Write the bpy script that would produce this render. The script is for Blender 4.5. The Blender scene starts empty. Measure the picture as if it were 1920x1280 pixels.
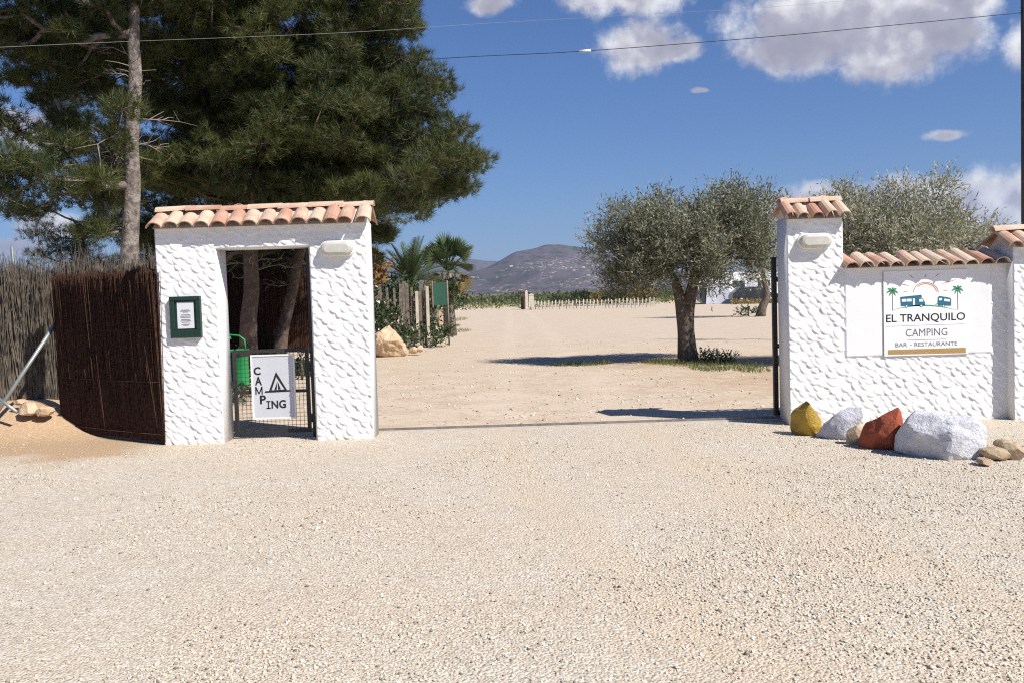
import bpy, bmesh, math, random
import numpy as np
from mathutils import Matrix, Vector
random.seed(7); rng = np.random.default_rng(7)
scn = bpy.context.scene; col = scn.collection
R = math.radians

# ------------------------------------------------------------------ camera
F, PITCH, ROLL, EYE = 1800.0, R(2.86), R(-1.8), 1.6
cam_d = bpy.data.cameras.new('camera'); cam = bpy.data.objects.new('camera', cam_d); col.objects.link(cam)
cam_d.sensor_width = 36.0; cam_d.lens = 36.0*F/1920; cam_d.clip_start = 0.05; cam_d.clip_end = 40000
CR = Matrix.Rotation(math.pi/2-PITCH, 4, 'X') @ Matrix.Rotation(ROLL, 4, 'Z')
cam.matrix_world = Matrix.Translation((0, 0, EYE)) @ CR
scn.camera = cam
CRn = np.array(CR.to_3x3())
def ray(px, py): return CRn @ np.array([(px-960)/F, (640-py)/F, -1.0])
def at(px, py, Y):                       # survey point of the photograph at depth Y
    v = ray(px, py); return np.array([0, 0, EYE]) + v*(Y/v[1])
def gp(px, py, z=0.0):                   # survey point on the ground
    v = ray(px, py); return np.array([0, 0, EYE]) + v*((z-EYE)/v[2])

# ------------------------------------------------------------------ light
SUN_AZ, SUN_EL = 52.0, 45.0              # azimuth to the right of straight-behind-camera
sd = Vector((math.sin(R(SUN_AZ))*math.cos(R(SUN_EL)), -math.cos(R(SUN_AZ))*math.cos(R(SUN_EL)), math.sin(R(SUN_EL))))
sl = bpy.data.lights.new('sun', 'SUN'); sl.energy = 5.0; sl.angle = R(0.53); sl.color = (1.0, 0.955, 0.89)
so = bpy.data.objects.new('sun', sl); col.objects.link(so); so.location = (0, 0, 50)
so.rotation_euler = sd.to_track_quat('Z', 'Y').to_euler()
scn.cycles.max_bounces = 6; scn.cycles.diffuse_bounces = 3; scn.cycles.glossy_bounces = 2; scn.cycles.transmission_bounces = 2; scn.cycles.volume_bounces = 0
scn.cycles.use_denoising = False; scn.cycles.filter_width = 1.15
scn.view_settings.view_transform = 'Standard'; scn.view_settings.look = 'None'
scn.view_settings.exposure = 0.50; scn.view_settings.gamma = 1.0; scn.view_settings.use_curve_mapping = False

# ------------------------------------------------------------------ node helper
class NT:
    def __init__(s, nt): s.nt = nt; nt.nodes.clear()
    def n(s, t, **kw):
        nd = s.nt.nodes.new(t)
        for k, v in kw.items(): setattr(nd, k, v)
        return nd
    def put(s, sock, v):
        if isinstance(v, bpy.types.NodeSocket): s.nt.links.new(v, sock)
        elif v is not None:
            if sock.type == 'RGBA' and len(v) == 3: v = (*v, 1)
            sock.default_value = v
    def math(s, op, a, b=None, c=None, clamp=False):
        nd = s.n('ShaderNodeMath', operation=op); nd.use_clamp = clamp
        for i, v in enumerate((a, b, c)):
            if v is not None: s.put(nd.inputs[i], v)
        return nd.outputs[0]
    def vec(s, op, a, b=None):
        nd = s.n('ShaderNodeVectorMath', operation=op); s.put(nd.inputs[0], a)
        if b is not None: s.put(nd.inputs[1], b)
        return nd.outputs['Value'] if op in ('LENGTH', 'DOT_PRODUCT', 'DISTANCE') else nd.outputs[0]
    def noise(s, vec, scale, detail=4, rough=0.55, out=0):
        nd = s.n('ShaderNodeTexNoise'); s.put(nd.inputs['Vector'], vec); s.put(nd.inputs['Scale'], scale)
        nd.inputs['Detail'].default_value = detail; nd.inputs['Roughness'].default_value = rough
        return nd.outputs[out]
    def voro(s, vec, scale, out='Color', feature='F1'):
        nd = s.n('ShaderNodeTexVoronoi', feature=feature); s.put(nd.inputs['Vector'], vec); nd.inputs['Scale'].default_value = scale
        return nd.outputs[out]
    def ramp(s, fac, stops, interp='LINEAR'):
        nd = s.n('ShaderNodeValToRGB'); s.put(nd.inputs[0], fac); cr = nd.color_ramp; cr.interpolation = interp
        while len(cr.elements) < len(stops): cr.elements.new(0.5)
        for e, (p, c) in zip(cr.elements, stops):
            e.position = p; e.color = (*c, 1) if len(c) == 3 else c
        return nd.outputs[0]
    def mix(s, fac, a, b, mode='MIX'):
        nd = s.n('ShaderNodeMix', data_type='RGBA', blend_type=mode)
        s.put(nd.inputs[0], fac); s.put(nd.inputs[6], a); s.put(nd.inputs[7], b); return nd.outputs[2]
    def sstep(s, v, lo, hi):
        nd = s.n('ShaderNodeMapRange', interpolation_type='SMOOTHSTEP'); s.put(nd.inputs[0], v)
        s.put(nd.inputs[1], lo); s.put(nd.inputs[2], hi); return nd.outputs[0]
    def bump(s, h, strength, dist=0.01):
        nd = s.n('ShaderNodeBump'); s.put(nd.inputs['Height'], h); nd.inputs['Strength'].default_value = strength
        nd.inputs['Distance'].default_value = dist; return nd.outputs[0]
    def xyz(s, v):
        nd = s.n('ShaderNodeSeparateXYZ'); s.put(nd.inputs[0], v); return nd.outputs

# ------------------------------------------------------------------ sky
world = bpy.data.worlds.new('World'); scn.world = world; world.use_nodes = True
w = NT(world.node_tree)
sky = w.n('ShaderNodeTexSky', sky_type='NISHITA'); sky.sun_disc = False
sky.sun_elevation = R(SUN_EL); sky.sun_rotation = math.atan2(sd.x, sd.y); sky.altitude = 100
sky.air_density = 1.0; sky.dust_density = 0.25; sky.ozone_density = 2.6
dirv = w.vec('NORMALIZE', w.n('ShaderNodeTexCoord').outputs['Generated'])
wn = w.noise(dirv, 9.0, 3, 0.62, 1)
warp = w.vec('ADD', dirv, w.vec('MULTIPLY', w.vec('SUBTRACT', wn, (0.5, 0.5, 0.5)), (0.045, 0.045, 0.028)))
blobs = []
def blob(px, py, rx, ry):
    d = ray(px, py); d /= np.linalg.norm(d); blobs.append((d, rx/F, ry/F))
for b in ((1200, 85, 85, 60), (1190, -20, 140, 55), (1265, 90, 55, 30), (1560, 40, 195, 85), (1480, 90, 110, 40), (1690, 75, 130, 70), (1790, -10, 90, 60),
          (920, 5, 50, 28), (1925, 85, 48, 50), (1775, 253, 42, 12), (1310, 168, 20, 7),
          (1850, 385, 150, 62), (1530, 388, 140, 44), (1700, 385, 150, 52), (1970, 385, 130, 52), (1385, 395, 70, 40),
          (60, 240, 75, 40), (95, 425, 60, 28), (20, 470, 60, 20), (-350, 160, 200, 80), (2350, 60, 240, 90), (1100, -420, 240, 90)): blob(*b)
for k in range(5):                       # the same fair-weather clouds all round
    a = R(75+k*52); e = R(8+(k*37 % 23))
    blobs.append((np.array([math.sin(a)*math.cos(e), math.cos(a)*math.cos(e), math.sin(e)]), 0.16, 0.06))
dens = None; relz = None
for c, rx_, rz_ in blobs:
    v = w.vec('MULTIPLY', w.vec('SUBTRACT', warp, tuple(c)), (1/rx_, 1/rx_, 1/rz_))
    q = w.math('SUBTRACT', 1.0, w.vec('LENGTH', v))
    dens = q if dens is None else w.math('MAXIMUM', dens, q)
fine = w.noise(dirv, 42.0, 5, 0.65)
med = w.noise(dirv, 15.0, 3, 0.55)
dens2 = w.math('ADD', dens, w.math('MULTIPLY', w.math('SUBTRACT', fine, 0.5), 0.9))
dens2 = w.math('ADD', dens2, w.math('MULTIPLY', w.math('SUBTRACT', med, 0.5), 1.1))
alpha = w.math('MULTIPLY', w.sstep(dens2, -0.10, 0.52), 0.96)
# puffs facing the sun are whiter, the undersides a lilac grey
lit = w.math('SUBTRACT', w.noise(w.vec('ADD', warp, (0.010, 0, 0.014)), 15.0, 3, 0.55), w.noise(w.vec('SUBTRACT', warp, (0.010, 0, 0.014)), 15.0, 3, 0.55))
shade = w.math('ADD', w.math('MULTIPLY', lit, -2.6), w.math('ADD', 0.42, w.math('MULTIPLY', w.math('SUBTRACT', fine, 0.5), 1.0)), clamp=True)
shade = w.math('ADD', shade, w.math('MULTIPLY', w.sstep(dens2, 0.75, 0.1), 0.25), clamp=True)
ccol = w.ramp(shade, [(0.0, (4.6, 4.4, 5.3)), (0.45, (6.0, 5.8, 6.7)), (0.72, (9.0, 8.8, 9.3)), (1.0, (12.0, 11.9, 12.0))])
skyc = w.mix(1.0, sky.outputs[0], (0.44, 0.71, 1.14), 'MULTIPLY')
final = w.mix(alpha, skyc, ccol)
bg = w.n('ShaderNodeBackground'); w.put(bg.inputs[0], final); bg.inputs[1].default_value = 0.058
world.cycles.sampling_method = 'NONE'
w.nt.links.new(bg.outputs[0], w.n('ShaderNodeOutputWorld').inputs[0])

# ------------------------------------------------------------------ materials
MATS = {}
def material(name):
    m = bpy.data.materials.new(name); m.use_nodes = True; MATS[name] = m
    t = NT(m.node_tree); bs = t.n('ShaderNodeBsdfPrincipled'); o = t.n('ShaderNodeOutputMaterial')
    t.nt.links.new(bs.outputs[0], o.inputs[0]); t.b = bs; t.o = o
    t.pos = t.n('ShaderNodeNewGeometry').outputs['Position']
    return m, t
def simple(name, c1, c2=None, scale=8.0, rough=0.7, bump=0.0, bscale=60.0, bdist=0.004, metal=0.0, spec=0.4, obj=False):
    m, t = material(name)
    v = t.n('ShaderNodeTexCoord').outputs['Object'] if obj else t.pos
    c = c1 if c2 is None else t.mix(t.sstep(t.noise(v, scale, 6, 0.6), 0.33, 0.67), c1, c2)
    t.put(t.b.inputs['Base Color'], c); t.b.inputs['Roughness'].default_value = rough
    t.b.inputs['Metallic'].default_value = metal; t.b.inputs['Specular IOR Level'].default_value = spec
    if bump: t.put(t.b.inputs['Normal'], t.bump(t.noise(v, bscale, 6, 0.6), bump, bdist))
    return m
def leafy(name, c1, c2, c3, scale, transl, rough=0.55, tr_col=None, spec=0.35):
    m, t = material(name)
    a = t.noise(t.pos, scale, 4, 0.6); b = t.noise(t.pos, scale*9, 2, 0.5)
    c = t.mix(t.sstep(a, 0.35, 0.65), c1, c2); c = t.mix(t.sstep(b, 0.5, 0.78), c, c3)
    t.put(t.b.inputs['Base Color'], c); t.b.inputs['Roughness'].default_value = rough
    t.b.inputs['Specular IOR Level'].default_value = spec
    tr = t.n('ShaderNodeBsdfTranslucent'); t.put(tr.inputs[0], t.mix(1.0, c, (1.0, 1.05, 0.6), 'MULTIPLY'))
    mx = t.n('ShaderNodeMixShader'); mx.inputs[0].default_value = transl
    t.nt.links.new(t.b.outputs[0], mx.inputs[1]); t.nt.links.new(tr.outputs[0], mx.inputs[2]); t.nt.links.new(mx.outputs[0], t.o.inputs[0])
    return m

def ground_material():
    m, t = material('gravel_ground'); x, y, z = t.xyz(t.pos)
    big = t.noise(t.pos, 0.45, 5, 0.6); mid = t.noise(t.pos, 2.2, 5, 0.6); fin = t.noise(t.pos, 38.0, 4, 0.6)
    cell = t.xyz(t.voro(t.pos, 62.0, 'Color'))[0]; cell2 = t.xyz(t.voro(t.pos, 24.0, 'Color'))[1]
    stone = t.ramp(cell, [(0.0, (0.16, 0.135, 0.11)), (0.05, (0.40, 0.33, 0.26)), (0.4, (0.49, 0.41, 0.32)), (0.75, (0.585, 0.51, 0.405)), (1.0, (0.74, 0.69, 0.60))])
    base = t.mix(t.sstep(big, 0.40, 0.60), (0.57, 0.47, 0.355), (0.57, 0.52, 0.435))
    base = t.mix(t.math('MULTIPLY', t.sstep(mid, 0.45, 0.68), 0.6), base, (0.50, 0.42, 0.32))
    # two worn wheel lanes curving through the gate: finer, dustier ground
    cx_ = t.math('ADD', x, t.math('MULTIPLY', t.math('POWER', t.math('MAXIMUM', t.math('SUBTRACT', 11.0, y), 0.0), 2.0), -0.022))
    lane = t.math('ABSOLUTE', t.math('SUBTRACT', t.math('ABSOLUTE', t.math('SUBTRACT', cx_, 0.7)), 0.8))
    lane = t.math('MULTIPLY', t.sstep(t.math('ADD', lane, t.math('MULTIPLY', t.math('SUBTRACT', mid, 0.5), 0.9)), 0.42, 0.05), 0.7)
    base = t.mix(lane, base, (0.565, 0.455, 0.335))
    base = t.mix(1.0, base, (1.0, 1.0, 0.97), 'MULTIPLY')
    yard = t.mix(t.math('SUBTRACT', 0.62, t.math('MULTIPLY', lane, 0.35)), base, stone)
    # the trodden court behind the gate: warmer, fewer loose stones
    court = t.mix(t.sstep(t.noise(t.pos, 1.3, 6, 0.65), 0.40, 0.68), (0.57, 0.46, 0.345), (0.47, 0.35, 0.24))
    court = t.mix(0.3, court, stone)
    court = t.mix(t.math('MULTIPLY', t.sstep(cell2, 0.955, 0.985), 0.75), court, (0.22, 0.16, 0.115))
    inn = t.sstep(t.math('ADD', y, t.math('MULTIPLY', t.math('SUBTRACT', mid, 0.5), 1.0)), 11.35, 11.75)
    far = t.sstep(y, 15.0, 24.0)
    court = t.mix(t.math('MULTIPLY', far, 0.55), court, (0.53, 0.435, 0.33))
    court = t.mix(t.math('MULTIPLY', t.sstep(t.noise(t.vec('MULTIPLY', t.pos, (0.8, 3.0, 1.0)), 2.0, 6, 0.75), 0.52, 0.66), 0.6), court, (0.40, 0.30, 0.21))
    court = t.mix(t.math('MULTIPLY', lane, 0.28), court, (0.62, 0.53, 0.42))
    c = t.mix(inn, yard, court)
    # orange soil on the left
    dm = t.math('ADD', t.math('MULTIPLY', x, -1.0), t.math('MULTIPLY', t.math('SUBTRACT', mid, 0.5), 1.3))
    dm = t.math('MULTIPLY', t.sstep(dm, 3.7, 4.6), t.sstep(t.math('ADD', y, t.math('MULTIPLY', t.math('SUBTRACT', t.noise(t.pos, 1.1, 4), 0.5), 2.4)), 9.7, 10.5))
    dm = t.math('MULTIPLY', dm, t.sstep(y, 15.5, 14.0))
    soil = t.mix(t.sstep(fin, 0.35, 0.7), (0.40, 0.265, 0.155), (0.52, 0.385, 0.25))
    c = t.mix(dm, c, soil)
    # brown earth round the olive and strewn over the right of the court
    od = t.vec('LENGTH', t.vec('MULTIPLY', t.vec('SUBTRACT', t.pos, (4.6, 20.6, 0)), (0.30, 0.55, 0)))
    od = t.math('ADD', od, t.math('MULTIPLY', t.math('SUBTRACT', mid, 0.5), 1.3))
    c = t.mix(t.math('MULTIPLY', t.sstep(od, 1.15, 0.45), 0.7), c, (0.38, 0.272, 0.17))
    od2 = t.vec('LENGTH', t.vec('MULTIPLY', t.vec('SUBTRACT', t.pos, (6.0, 16.2, 0)), (0.26, 0.28, 0)))
    od2 = t.math('ADD', od2, t.math('MULTIPLY', t.math('SUBTRACT', t.noise(t.pos, 3.0, 6, 0.7), 0.5), 2.2))
    c = t.mix(t.math('MULTIPLY', t.sstep(od2, 1.1, 0.35), 0.55), c, (0.406, 0.261, 0.145))
    # open country beyond the camp site
    fm = t.sstep(t.math('ADD', y, t.math('MULTIPLY', t.noise(t.pos, 0.03, 3), 60.0)), 185.0, 215.0)
    fcol = t.mix(t.sstep(t.noise(t.pos, 0.02, 5, 0.6), 0.4, 0.6), (0.1, 0.115, 0.045), (0.24, 0.19, 0.1))
    c = t.mix(fm, c, fcol)
    t.put(t.b.inputs['Base Color'], c); t.b.inputs['Roughness'].default_value = 0.93; t.b.inputs['Specular IOR Level'].default_value = 0.2
    h = t.math('SUBTRACT', t.math('MULTIPLY', fin, 0.6), t.voro(t.pos, 62.0, 'Distance'))
    nb = t.n('ShaderNodeBump'); t.put(nb.inputs['Height'], h); nb.inputs['Distance'].default_value = 0.012
    t.put(nb.inputs['Strength'], t.mix(inn, (0.75,)*3, (0.35,)*3)); t.put(t.b.inputs['Normal'], nb.outputs[0])
    return m
M_GROUND = ground_material()
def stone_scatter_mat():
    m, t = material('loose_gravel'); r = t.n('ShaderNodeNewGeometry').outputs['Random Per Island']
    c = t.ramp(r, [(0.0, (0.13, 0.108, 0.088)), (0.10, (0.33, 0.275, 0.21)), (0.32, (0.55, 0.475, 0.37)), (0.8, (0.65, 0.575, 0.455)), (1.0, (0.82, 0.77, 0.67))])
    t.put(t.b.inputs['Base Color'], c); t.b.inputs['Roughness'].default_value = 0.9; return m
M_STONES = stone_scatter_mat()
def plaster():
    m, t = material('white_plaster'); z = t.xyz(t.pos)[2]
    n1 = t.noise(t.pos, 3.0, 6, 0.6); n2 = t.noise(t.pos, 55.0, 5, 0.65)
    c = t.mix(t.sstep(n1, 0.45, 0.75), (0.75, 0.745, 0.74), (0.71, 0.70, 0.685))
    low = t.sstep(t.math('ADD', z, t.math('MULTIPLY', n1, 0.35)), 0.32, 0.12)     # splashed earth along the foot
    c = t.mix(t.math('MULTIPLY', low, 0.30), c, (0.56, 0.44, 0.33))
    st = t.noise(t.vec('MULTIPLY', t.pos, (9.0, 9.0, 0.9)), 1.0, 5, 0.65)                 # faint rain streaks
    c = t.mix(t.math('MULTIPLY', t.math('MULTIPLY', t.sstep(st, 0.56, 0.74), t.sstep(n1, 0.42, 0.62)), 0.30), c, (0.50, 0.46, 0.40))
    c = t.mix(t.math('MULTIPLY', t.sstep(t.noise(t.pos, 21.0, 5, 0.7), 0.64, 0.74), 0.25), c, (0.56, 0.50, 0.43))
    t.put(t.b.inputs['Base Color'], c); t.b.inputs['Roughness'].default_value = 0.85; t.b.inputs['Specular IOR Level'].default_value = 0.2
    t.put(t.b.inputs['Normal'], t.bump(n2, 0.35, 0.006)); return m
M_PLASTER = plaster()
def tile_mat():
    m, t = material('terracotta_tile'); oi = t.n('ShaderNodeObjectInfo').outputs['Random']
    oc = t.n('ShaderNodeTexCoord').outputs['Object']
    v = t.vec('ADD', oc, t.vec('MULTIPLY', t.n('ShaderNodeCombineXYZ').outputs[0], (0, 0, 0)))
    cx = t.n('ShaderNodeCombineXYZ'); t.put(cx.inputs[0], t.math('MULTIPLY', oi, 37.0)); t.put(cx.inputs[1], t.math('MULTIPLY', oi, 91.0))
    v = t.vec('ADD', oc, cx.outputs[0])
    n1 = t.noise(v, 5.0, 4, 0.55); n2 = t.noise(v, 45.0, 4, 0.6)
    f = t.math('ADD', t.math('MULTIPLY', t.math('SUBTRACT', n1, 0.5), 1.7), oi)
    c = t.ramp(f, [(0.0, (0.42, 0.215, 0.145)), (0.35, (0.47, 0.285, 0.20)), (0.6, (0.53, 0.375, 0.27)), (1.0, (0.58, 0.455, 0.34))])
    c = t.mix(t.math('MULTIPLY', t.sstep(n2, 0.55, 0.70), 0.6), c, (0.26, 0.15, 0.10))
    c = t.mix(t.math('MULTIPLY', t.sstep(t.noise(v, 14.0, 5, 0.7), 0.56, 0.68), 0.5), c, (0.40, 0.33, 0.25))
    c = t.mix(t.math('MULTIPLY', t.sstep(t.noise(v, 30.0, 3, 0.6), 0.66, 0.72), 0.6), c, (0.12, 0.10, 0.085))
    t.put(t.b.inputs['Base Color'], c); t.b.inputs['Roughness'].default_value = 0.88
    t.put(t.b.inputs['Normal'], t.bump(n2, 0.3, 0.004)); return m
M_TILE = tile_mat()
M_BED = simple('roof_mortar', (0.60, 0.54, 0.50), (0.50, 0.43, 0.38), 9, 0.9, 0.4)
M_BLACK = simple('black_metal', (0.018, 0.017, 0.018), (0.03, 0.028, 0.027), 20, 0.5)
M_STEEL = simple('galvanised_steel', (0.30, 0.33, 0.32), (0.38, 0.40, 0.38), 14, 0.45, metal=0.6)
M_RAIL = simple('rail_steel', (0.20, 0.17, 0.15), (0.30, 0.27, 0.24), 12, 0.5, metal=0.4)
M_CONC = simple('concrete', (0.55, 0.50, 0.44), (0.47, 0.42, 0.36), 6, 0.9, 0.4)
M_LAMP = simple('lamp_opal', (0.52, 0.51, 0.45), (0.46, 0.45, 0.40), 12, 0.45)
M_LAMPB = simple('lamp_base_white', (0.74, 0.73, 0.70), None, rough=0.5)
M_GREENF = simple('green_painted_wood', (0.006, 0.026, 0.018), (0.010, 0.035, 0.023), 25, 0.5)
M_PAPER = simple('notice_paper', (0.62, 0.63, 0.66), None, rough=0.6)
M_SIGNW = simple('sign_white', (0.53, 0.545, 0.58), (0.49, 0.505, 0.54), 3, 0.45)
M_SIGNW2 = simple('sign_board_white', (0.80, 0.80, 0.80), (0.77, 0.77, 0.78), 3, 0.5)
M_INK = simple('black_print', (0.012, 0.012, 0.014), None, rough=0.6)
M_INK2 = simple('grey_print', (0.13, 0.125, 0.13), None, rough=0.6)
M_LINE = simple('brown_grey_print', (0.35, 0.30, 0.27), None, rough=0.6)
M_GOLD = simple('ochre_print', (0.42, 0.255, 0.085), (0.36, 0.215, 0.07), 30, 0.6)
M_TEAL = simple('teal_print', (0.015, 0.13, 0.20), None, rough=0.6)
M_PGREEN = simple('green_print', (0.04, 0.24, 0.12), None, rough=0.6)
M_RAYR = simple('red_print', (0.42, 0.11, 0.08), None, rough=0.6)
M_RAYO = simple('orange_print', (0.55, 0.24, 0.07), None, rough=0.6)
M_BIN = simple('green_plastic', (0.015, 0.27, 0.075), (0.02, 0.31, 0.09), 9, 0.4)
M_HEATH = simple('heather_twigs', (0.024, 0.010, 0.006), (0.095, 0.040, 0.022), 30, 0.9, 0.5, 90)
M_REED = simple('reed_stalks', (0.185, 0.155, 0.12), (0.075, 0.062, 0.048), 8, 0.9)
M_OLDWOOD = simple('weathered_wood', (0.13, 0.105, 0.088), (0.235, 0.20, 0.165), 11, 0.9, 0.4, 50)
M_WHITEW = simple('white_painted_wood', (0.64, 0.58, 0.48), (0.50, 0.44, 0.35), 5, 0.8)
M_PBARK = simple('pine_bark', (0.115, 0.09, 0.075), (0.30, 0.26, 0.23), 9, 0.95, 1.0, 16, 0.05)
M_SHADEBARK = simple('shaded_pine_bark', (0.085, 0.058, 0.044), (0.14, 0.10, 0.08), 10, 0.95, 0.9, 22, 0.03)  # darker copy of the pine bark, shade on the trunks put into its colour
M_DEAD = simple('dead_twig', (0.25, 0.21, 0.175), (0.17, 0.135, 0.11), 9, 0.9)
M_OBARK = simple('olive_bark', (0.085, 0.065, 0.05), (0.17, 0.135, 0.105), 14, 0.95, 0.9, 26, 0.03)
M_PINE = leafy('pine_needles', (0.034, 0.050, 0.012), (0.080, 0.096, 0.023), (0.125, 0.098, 0.036), 0.8, 0.10)
M_OLIVE = leafy('olive_leaves', (0.14, 0.146, 0.095), (0.24, 0.242, 0.17), (0.32, 0.317, 0.235), 1.4, 0.15, 0.5, spec=0.35)
M_OLIVE2 = leafy('silvery_olive_leaves', (0.27, 0.265, 0.19), (0.36, 0.355, 0.27), (0.47, 0.455, 0.37), 1.6, 0.18, 0.5, spec=0.35)
M_SHRUB = leafy('shrub_leaves', (0.036, 0.058, 0.022), (0.058, 0.082, 0.030), (0.085, 0.088, 0.038), 1.2, 0.2)
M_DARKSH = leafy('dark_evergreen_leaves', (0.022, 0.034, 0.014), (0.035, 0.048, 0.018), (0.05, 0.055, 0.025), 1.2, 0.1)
M_WEED = leafy('weed_leaves', (0.075, 0.11, 0.035), (0.11, 0.145, 0.05), (0.16, 0.16, 0.07), 2.0, 0.2)
M_DRYSH = leafy('dry_shrub_leaves', (0.34, 0.22, 0.09), (0.26, 0.14, 0.05), (0.44, 0.36, 0.22), 1.5, 0.2)
M_PALM = leafy('palm_leaflets', (0.05, 0.085, 0.03), (0.085, 0.12, 0.045), (0.12, 0.13, 0.06), 0.8, 0.15)
M_PALMD = leafy('dry_palm_leaf', (0.26, 0.19, 0.07), (0.20, 0.14, 0.055), (0.32, 0.25, 0.11), 1.5, 0.15)
M_FIELD = leafy('field_scrub', (0.045, 0.068, 0.026), (0.075, 0.095, 0.035), (0.13, 0.12, 0.06), 0.12, 0.1)
M_GRASS = leafy('grass_blades', (0.10, 0.14, 0.035), (0.16, 0.17, 0.05), (0.28, 0.25, 0.10), 1.3, 0.2)
M_WHITEFL = simple('white_petals', (0.8, 0.8, 0.78), None, rough=0.6)
M_ROCKT = simple('tan_rock', (0.52, 0.36, 0.22), (0.60, 0.46, 0.32), 5, 0.9, 0.7, 18, 0.03)
M_ROCKB = simple('brown_rock', (0.42, 0.32, 0.21), (0.34, 0.25, 0.16), 9, 0.9, 0.7, 26, 0.02)
def painted(name, c1, c2, stone, wear, bump):
    m, t = material(name); v = t.pos
    n1 = t.noise(v, 7.0, 6, 0.65); n2 = t.noise(v, 26.0, 6, 0.7); n3 = t.noise(v, 60.0, 4, 0.6)
    c = t.mix(t.sstep(n1, 0.35, 0.65), c1, c2)
    c = t.mix(t.sstep(t.math('ADD', n2, t.math('MULTIPLY', t.math('SUBTRACT', n1, 0.5), 0.5)), wear, wear+0.05), c, stone)
    t.put(t.b.inputs['Base Color'], c); t.b.inputs['Roughness'].default_value = 0.85; t.b.inputs['Specular IOR Level'].default_value = 0.25
    t.put(t.b.inputs['Normal'], t.bump(t.math('ADD', n2, t.math('MULTIPLY', n3, 0.4)), bump, 0.03)); return m
M_RYEL = painted('yellow_painted_rock', (0.52, 0.33, 0.055), (0.44, 0.28, 0.05), (0.40, 0.33, 0.24), 0.62, 0.8)
M_RORA = painted('rust_painted_rock', (0.40, 0.10, 0.05), (0.33, 0.085, 0.045), (0.36, 0.25, 0.17), 0.68, 0.6)
M_RGRY = painted('greyish_painted_rock', (0.62, 0.62, 0.66), (0.50, 0.50, 0.53), (0.42, 0.36, 0.29), 0.64, 0.9)
M_RWHI = painted('white_painted_rock', (0.72, 0.72, 0.75), (0.60, 0.60, 0.63), (0.40, 0.37, 0.33), 0.66, 1.0)
M_CARAV = simple('caravan_white', (0.72, 0.73, 0.75), None, rough=0.35)
M_AWN = simple('awning_cloth', (0.55, 0.57, 0.64), (0.50, 0.52, 0.60), 1.2, 0.7)
M_GLASS = simple('dark_glass', (0.02, 0.028, 0.035), None, rough=0.1, spec=0.7)
M_CAR = simple('dark_car_paint', (0.025, 0.028, 0.035), None, rough=0.25, spec=0.6)
M_RUBBER = simple('rubber', (0.02, 0.02, 0.02), None, rough=0.8)
M_GREENP = simple('green_tarpaulin', (0.03, 0.10, 0.065), (0.04, 0.12, 0.08), 3, 0.7)
M_POLE = simple('dark_pole', (0.045, 0.042, 0.045), (0.07, 0.065, 0.065), 3, 0.8)
M_WIRE = simple('cable_black', (0.03, 0.032, 0.045), None, rough=0.6)
M_WIREL = simple('cable_aluminium', (0.22, 0.22, 0.22), None, rough=0.5)
M_WOODD = simple('dark_wood', (0.07, 0.042, 0.028), (0.11, 0.068, 0.045), 12, 0.7, 0.3)
def hill_mat():
    m, t = material('hillside')
    v = t.vec('MULTIPLY', t.pos, (1.0, 0.5, 1.6))
    c = t.mix(t.sstep(t.noise(v, 0.004, 6, 0.65), 0.42, 0.62), (0.112, 0.095, 0.112), (0.082, 0.076, 0.082))
    c = t.mix(t.sstep(t.noise(v, 0.022, 5, 0.75), 0.48, 0.60), c, (0.055, 0.058, 0.05))
    z = t.xyz(t.pos)[2]
    pale = t.math('MULTIPLY', t.math('MULTIPLY', t.sstep(t.noise(v, 0.075, 3, 0.75), 0.54, 0.62), t.sstep(t.noise(v, 0.009, 3, 0.6), 0.44, 0.6)), t.sstep(z, 210, 80))
    c = t.mix(t.math('MULTIPLY', pale, 0.9), c, (0.46, 0.37, 0.31))
    t.put(t.b.inputs['Base Color'], c); t.b.inputs['Roughness'].default_value = 1.0; t.b.inputs['Specular IOR Level'].default_value = 0.0
    return m
M_HILL = hill_mat()

# ------------------------------------------------------------------ mesh helpers
def link(o, parent=None):
    col.objects.link(o)
    if parent is not None: o.parent = parent
    return o
def tag(o, label=None, cat=None, group=None, kind=None):
    if label: o['label'] = label
    if cat: o['category'] = cat
    if group: o['group'] = group
    if kind: o['kind'] = kind
    return o
def empty(name, loc=(0, 0, 0), rz=0.0, **kw):
    o = bpy.data.objects.new(name, None); o.empty_display_size = 0.2; link(o)
    o.location = tuple(float(c) for c in loc); o.rotation_euler = (0, 0, rz); return tag(o, **kw)
def arr_mesh(name, V, Fs, smooth=False):
    V = np.asarray(V, np.float32); Fs = np.asarray(Fs, np.int32); k = Fs.shape[1]
    me = bpy.data.meshes.new(name); me.vertices.add(len(V)); me.vertices.foreach_set('co', V.ravel())
    me.loops.add(Fs.size); me.loops.foreach_set('vertex_index', Fs.ravel())
    me.polygons.add(len(Fs)); me.polygons.foreach_set('loop_start', np.arange(0, Fs.size, k, dtype=np.int32))
    me.polygons.foreach_set('loop_total', np.full(len(Fs), k, np.int32))
    if smooth: me.polygons.foreach_set('use_smooth', np.ones(len(Fs), bool))
    me.update(calc_edges=True); return me
def obj(name, me, mat, parent=None, **kw):
    o = bpy.data.objects.new(name, me)
    if mat is not None and len(me.materials) == 0: me.materials.append(mat)
    link(o, parent); return tag(o, **kw)
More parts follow.
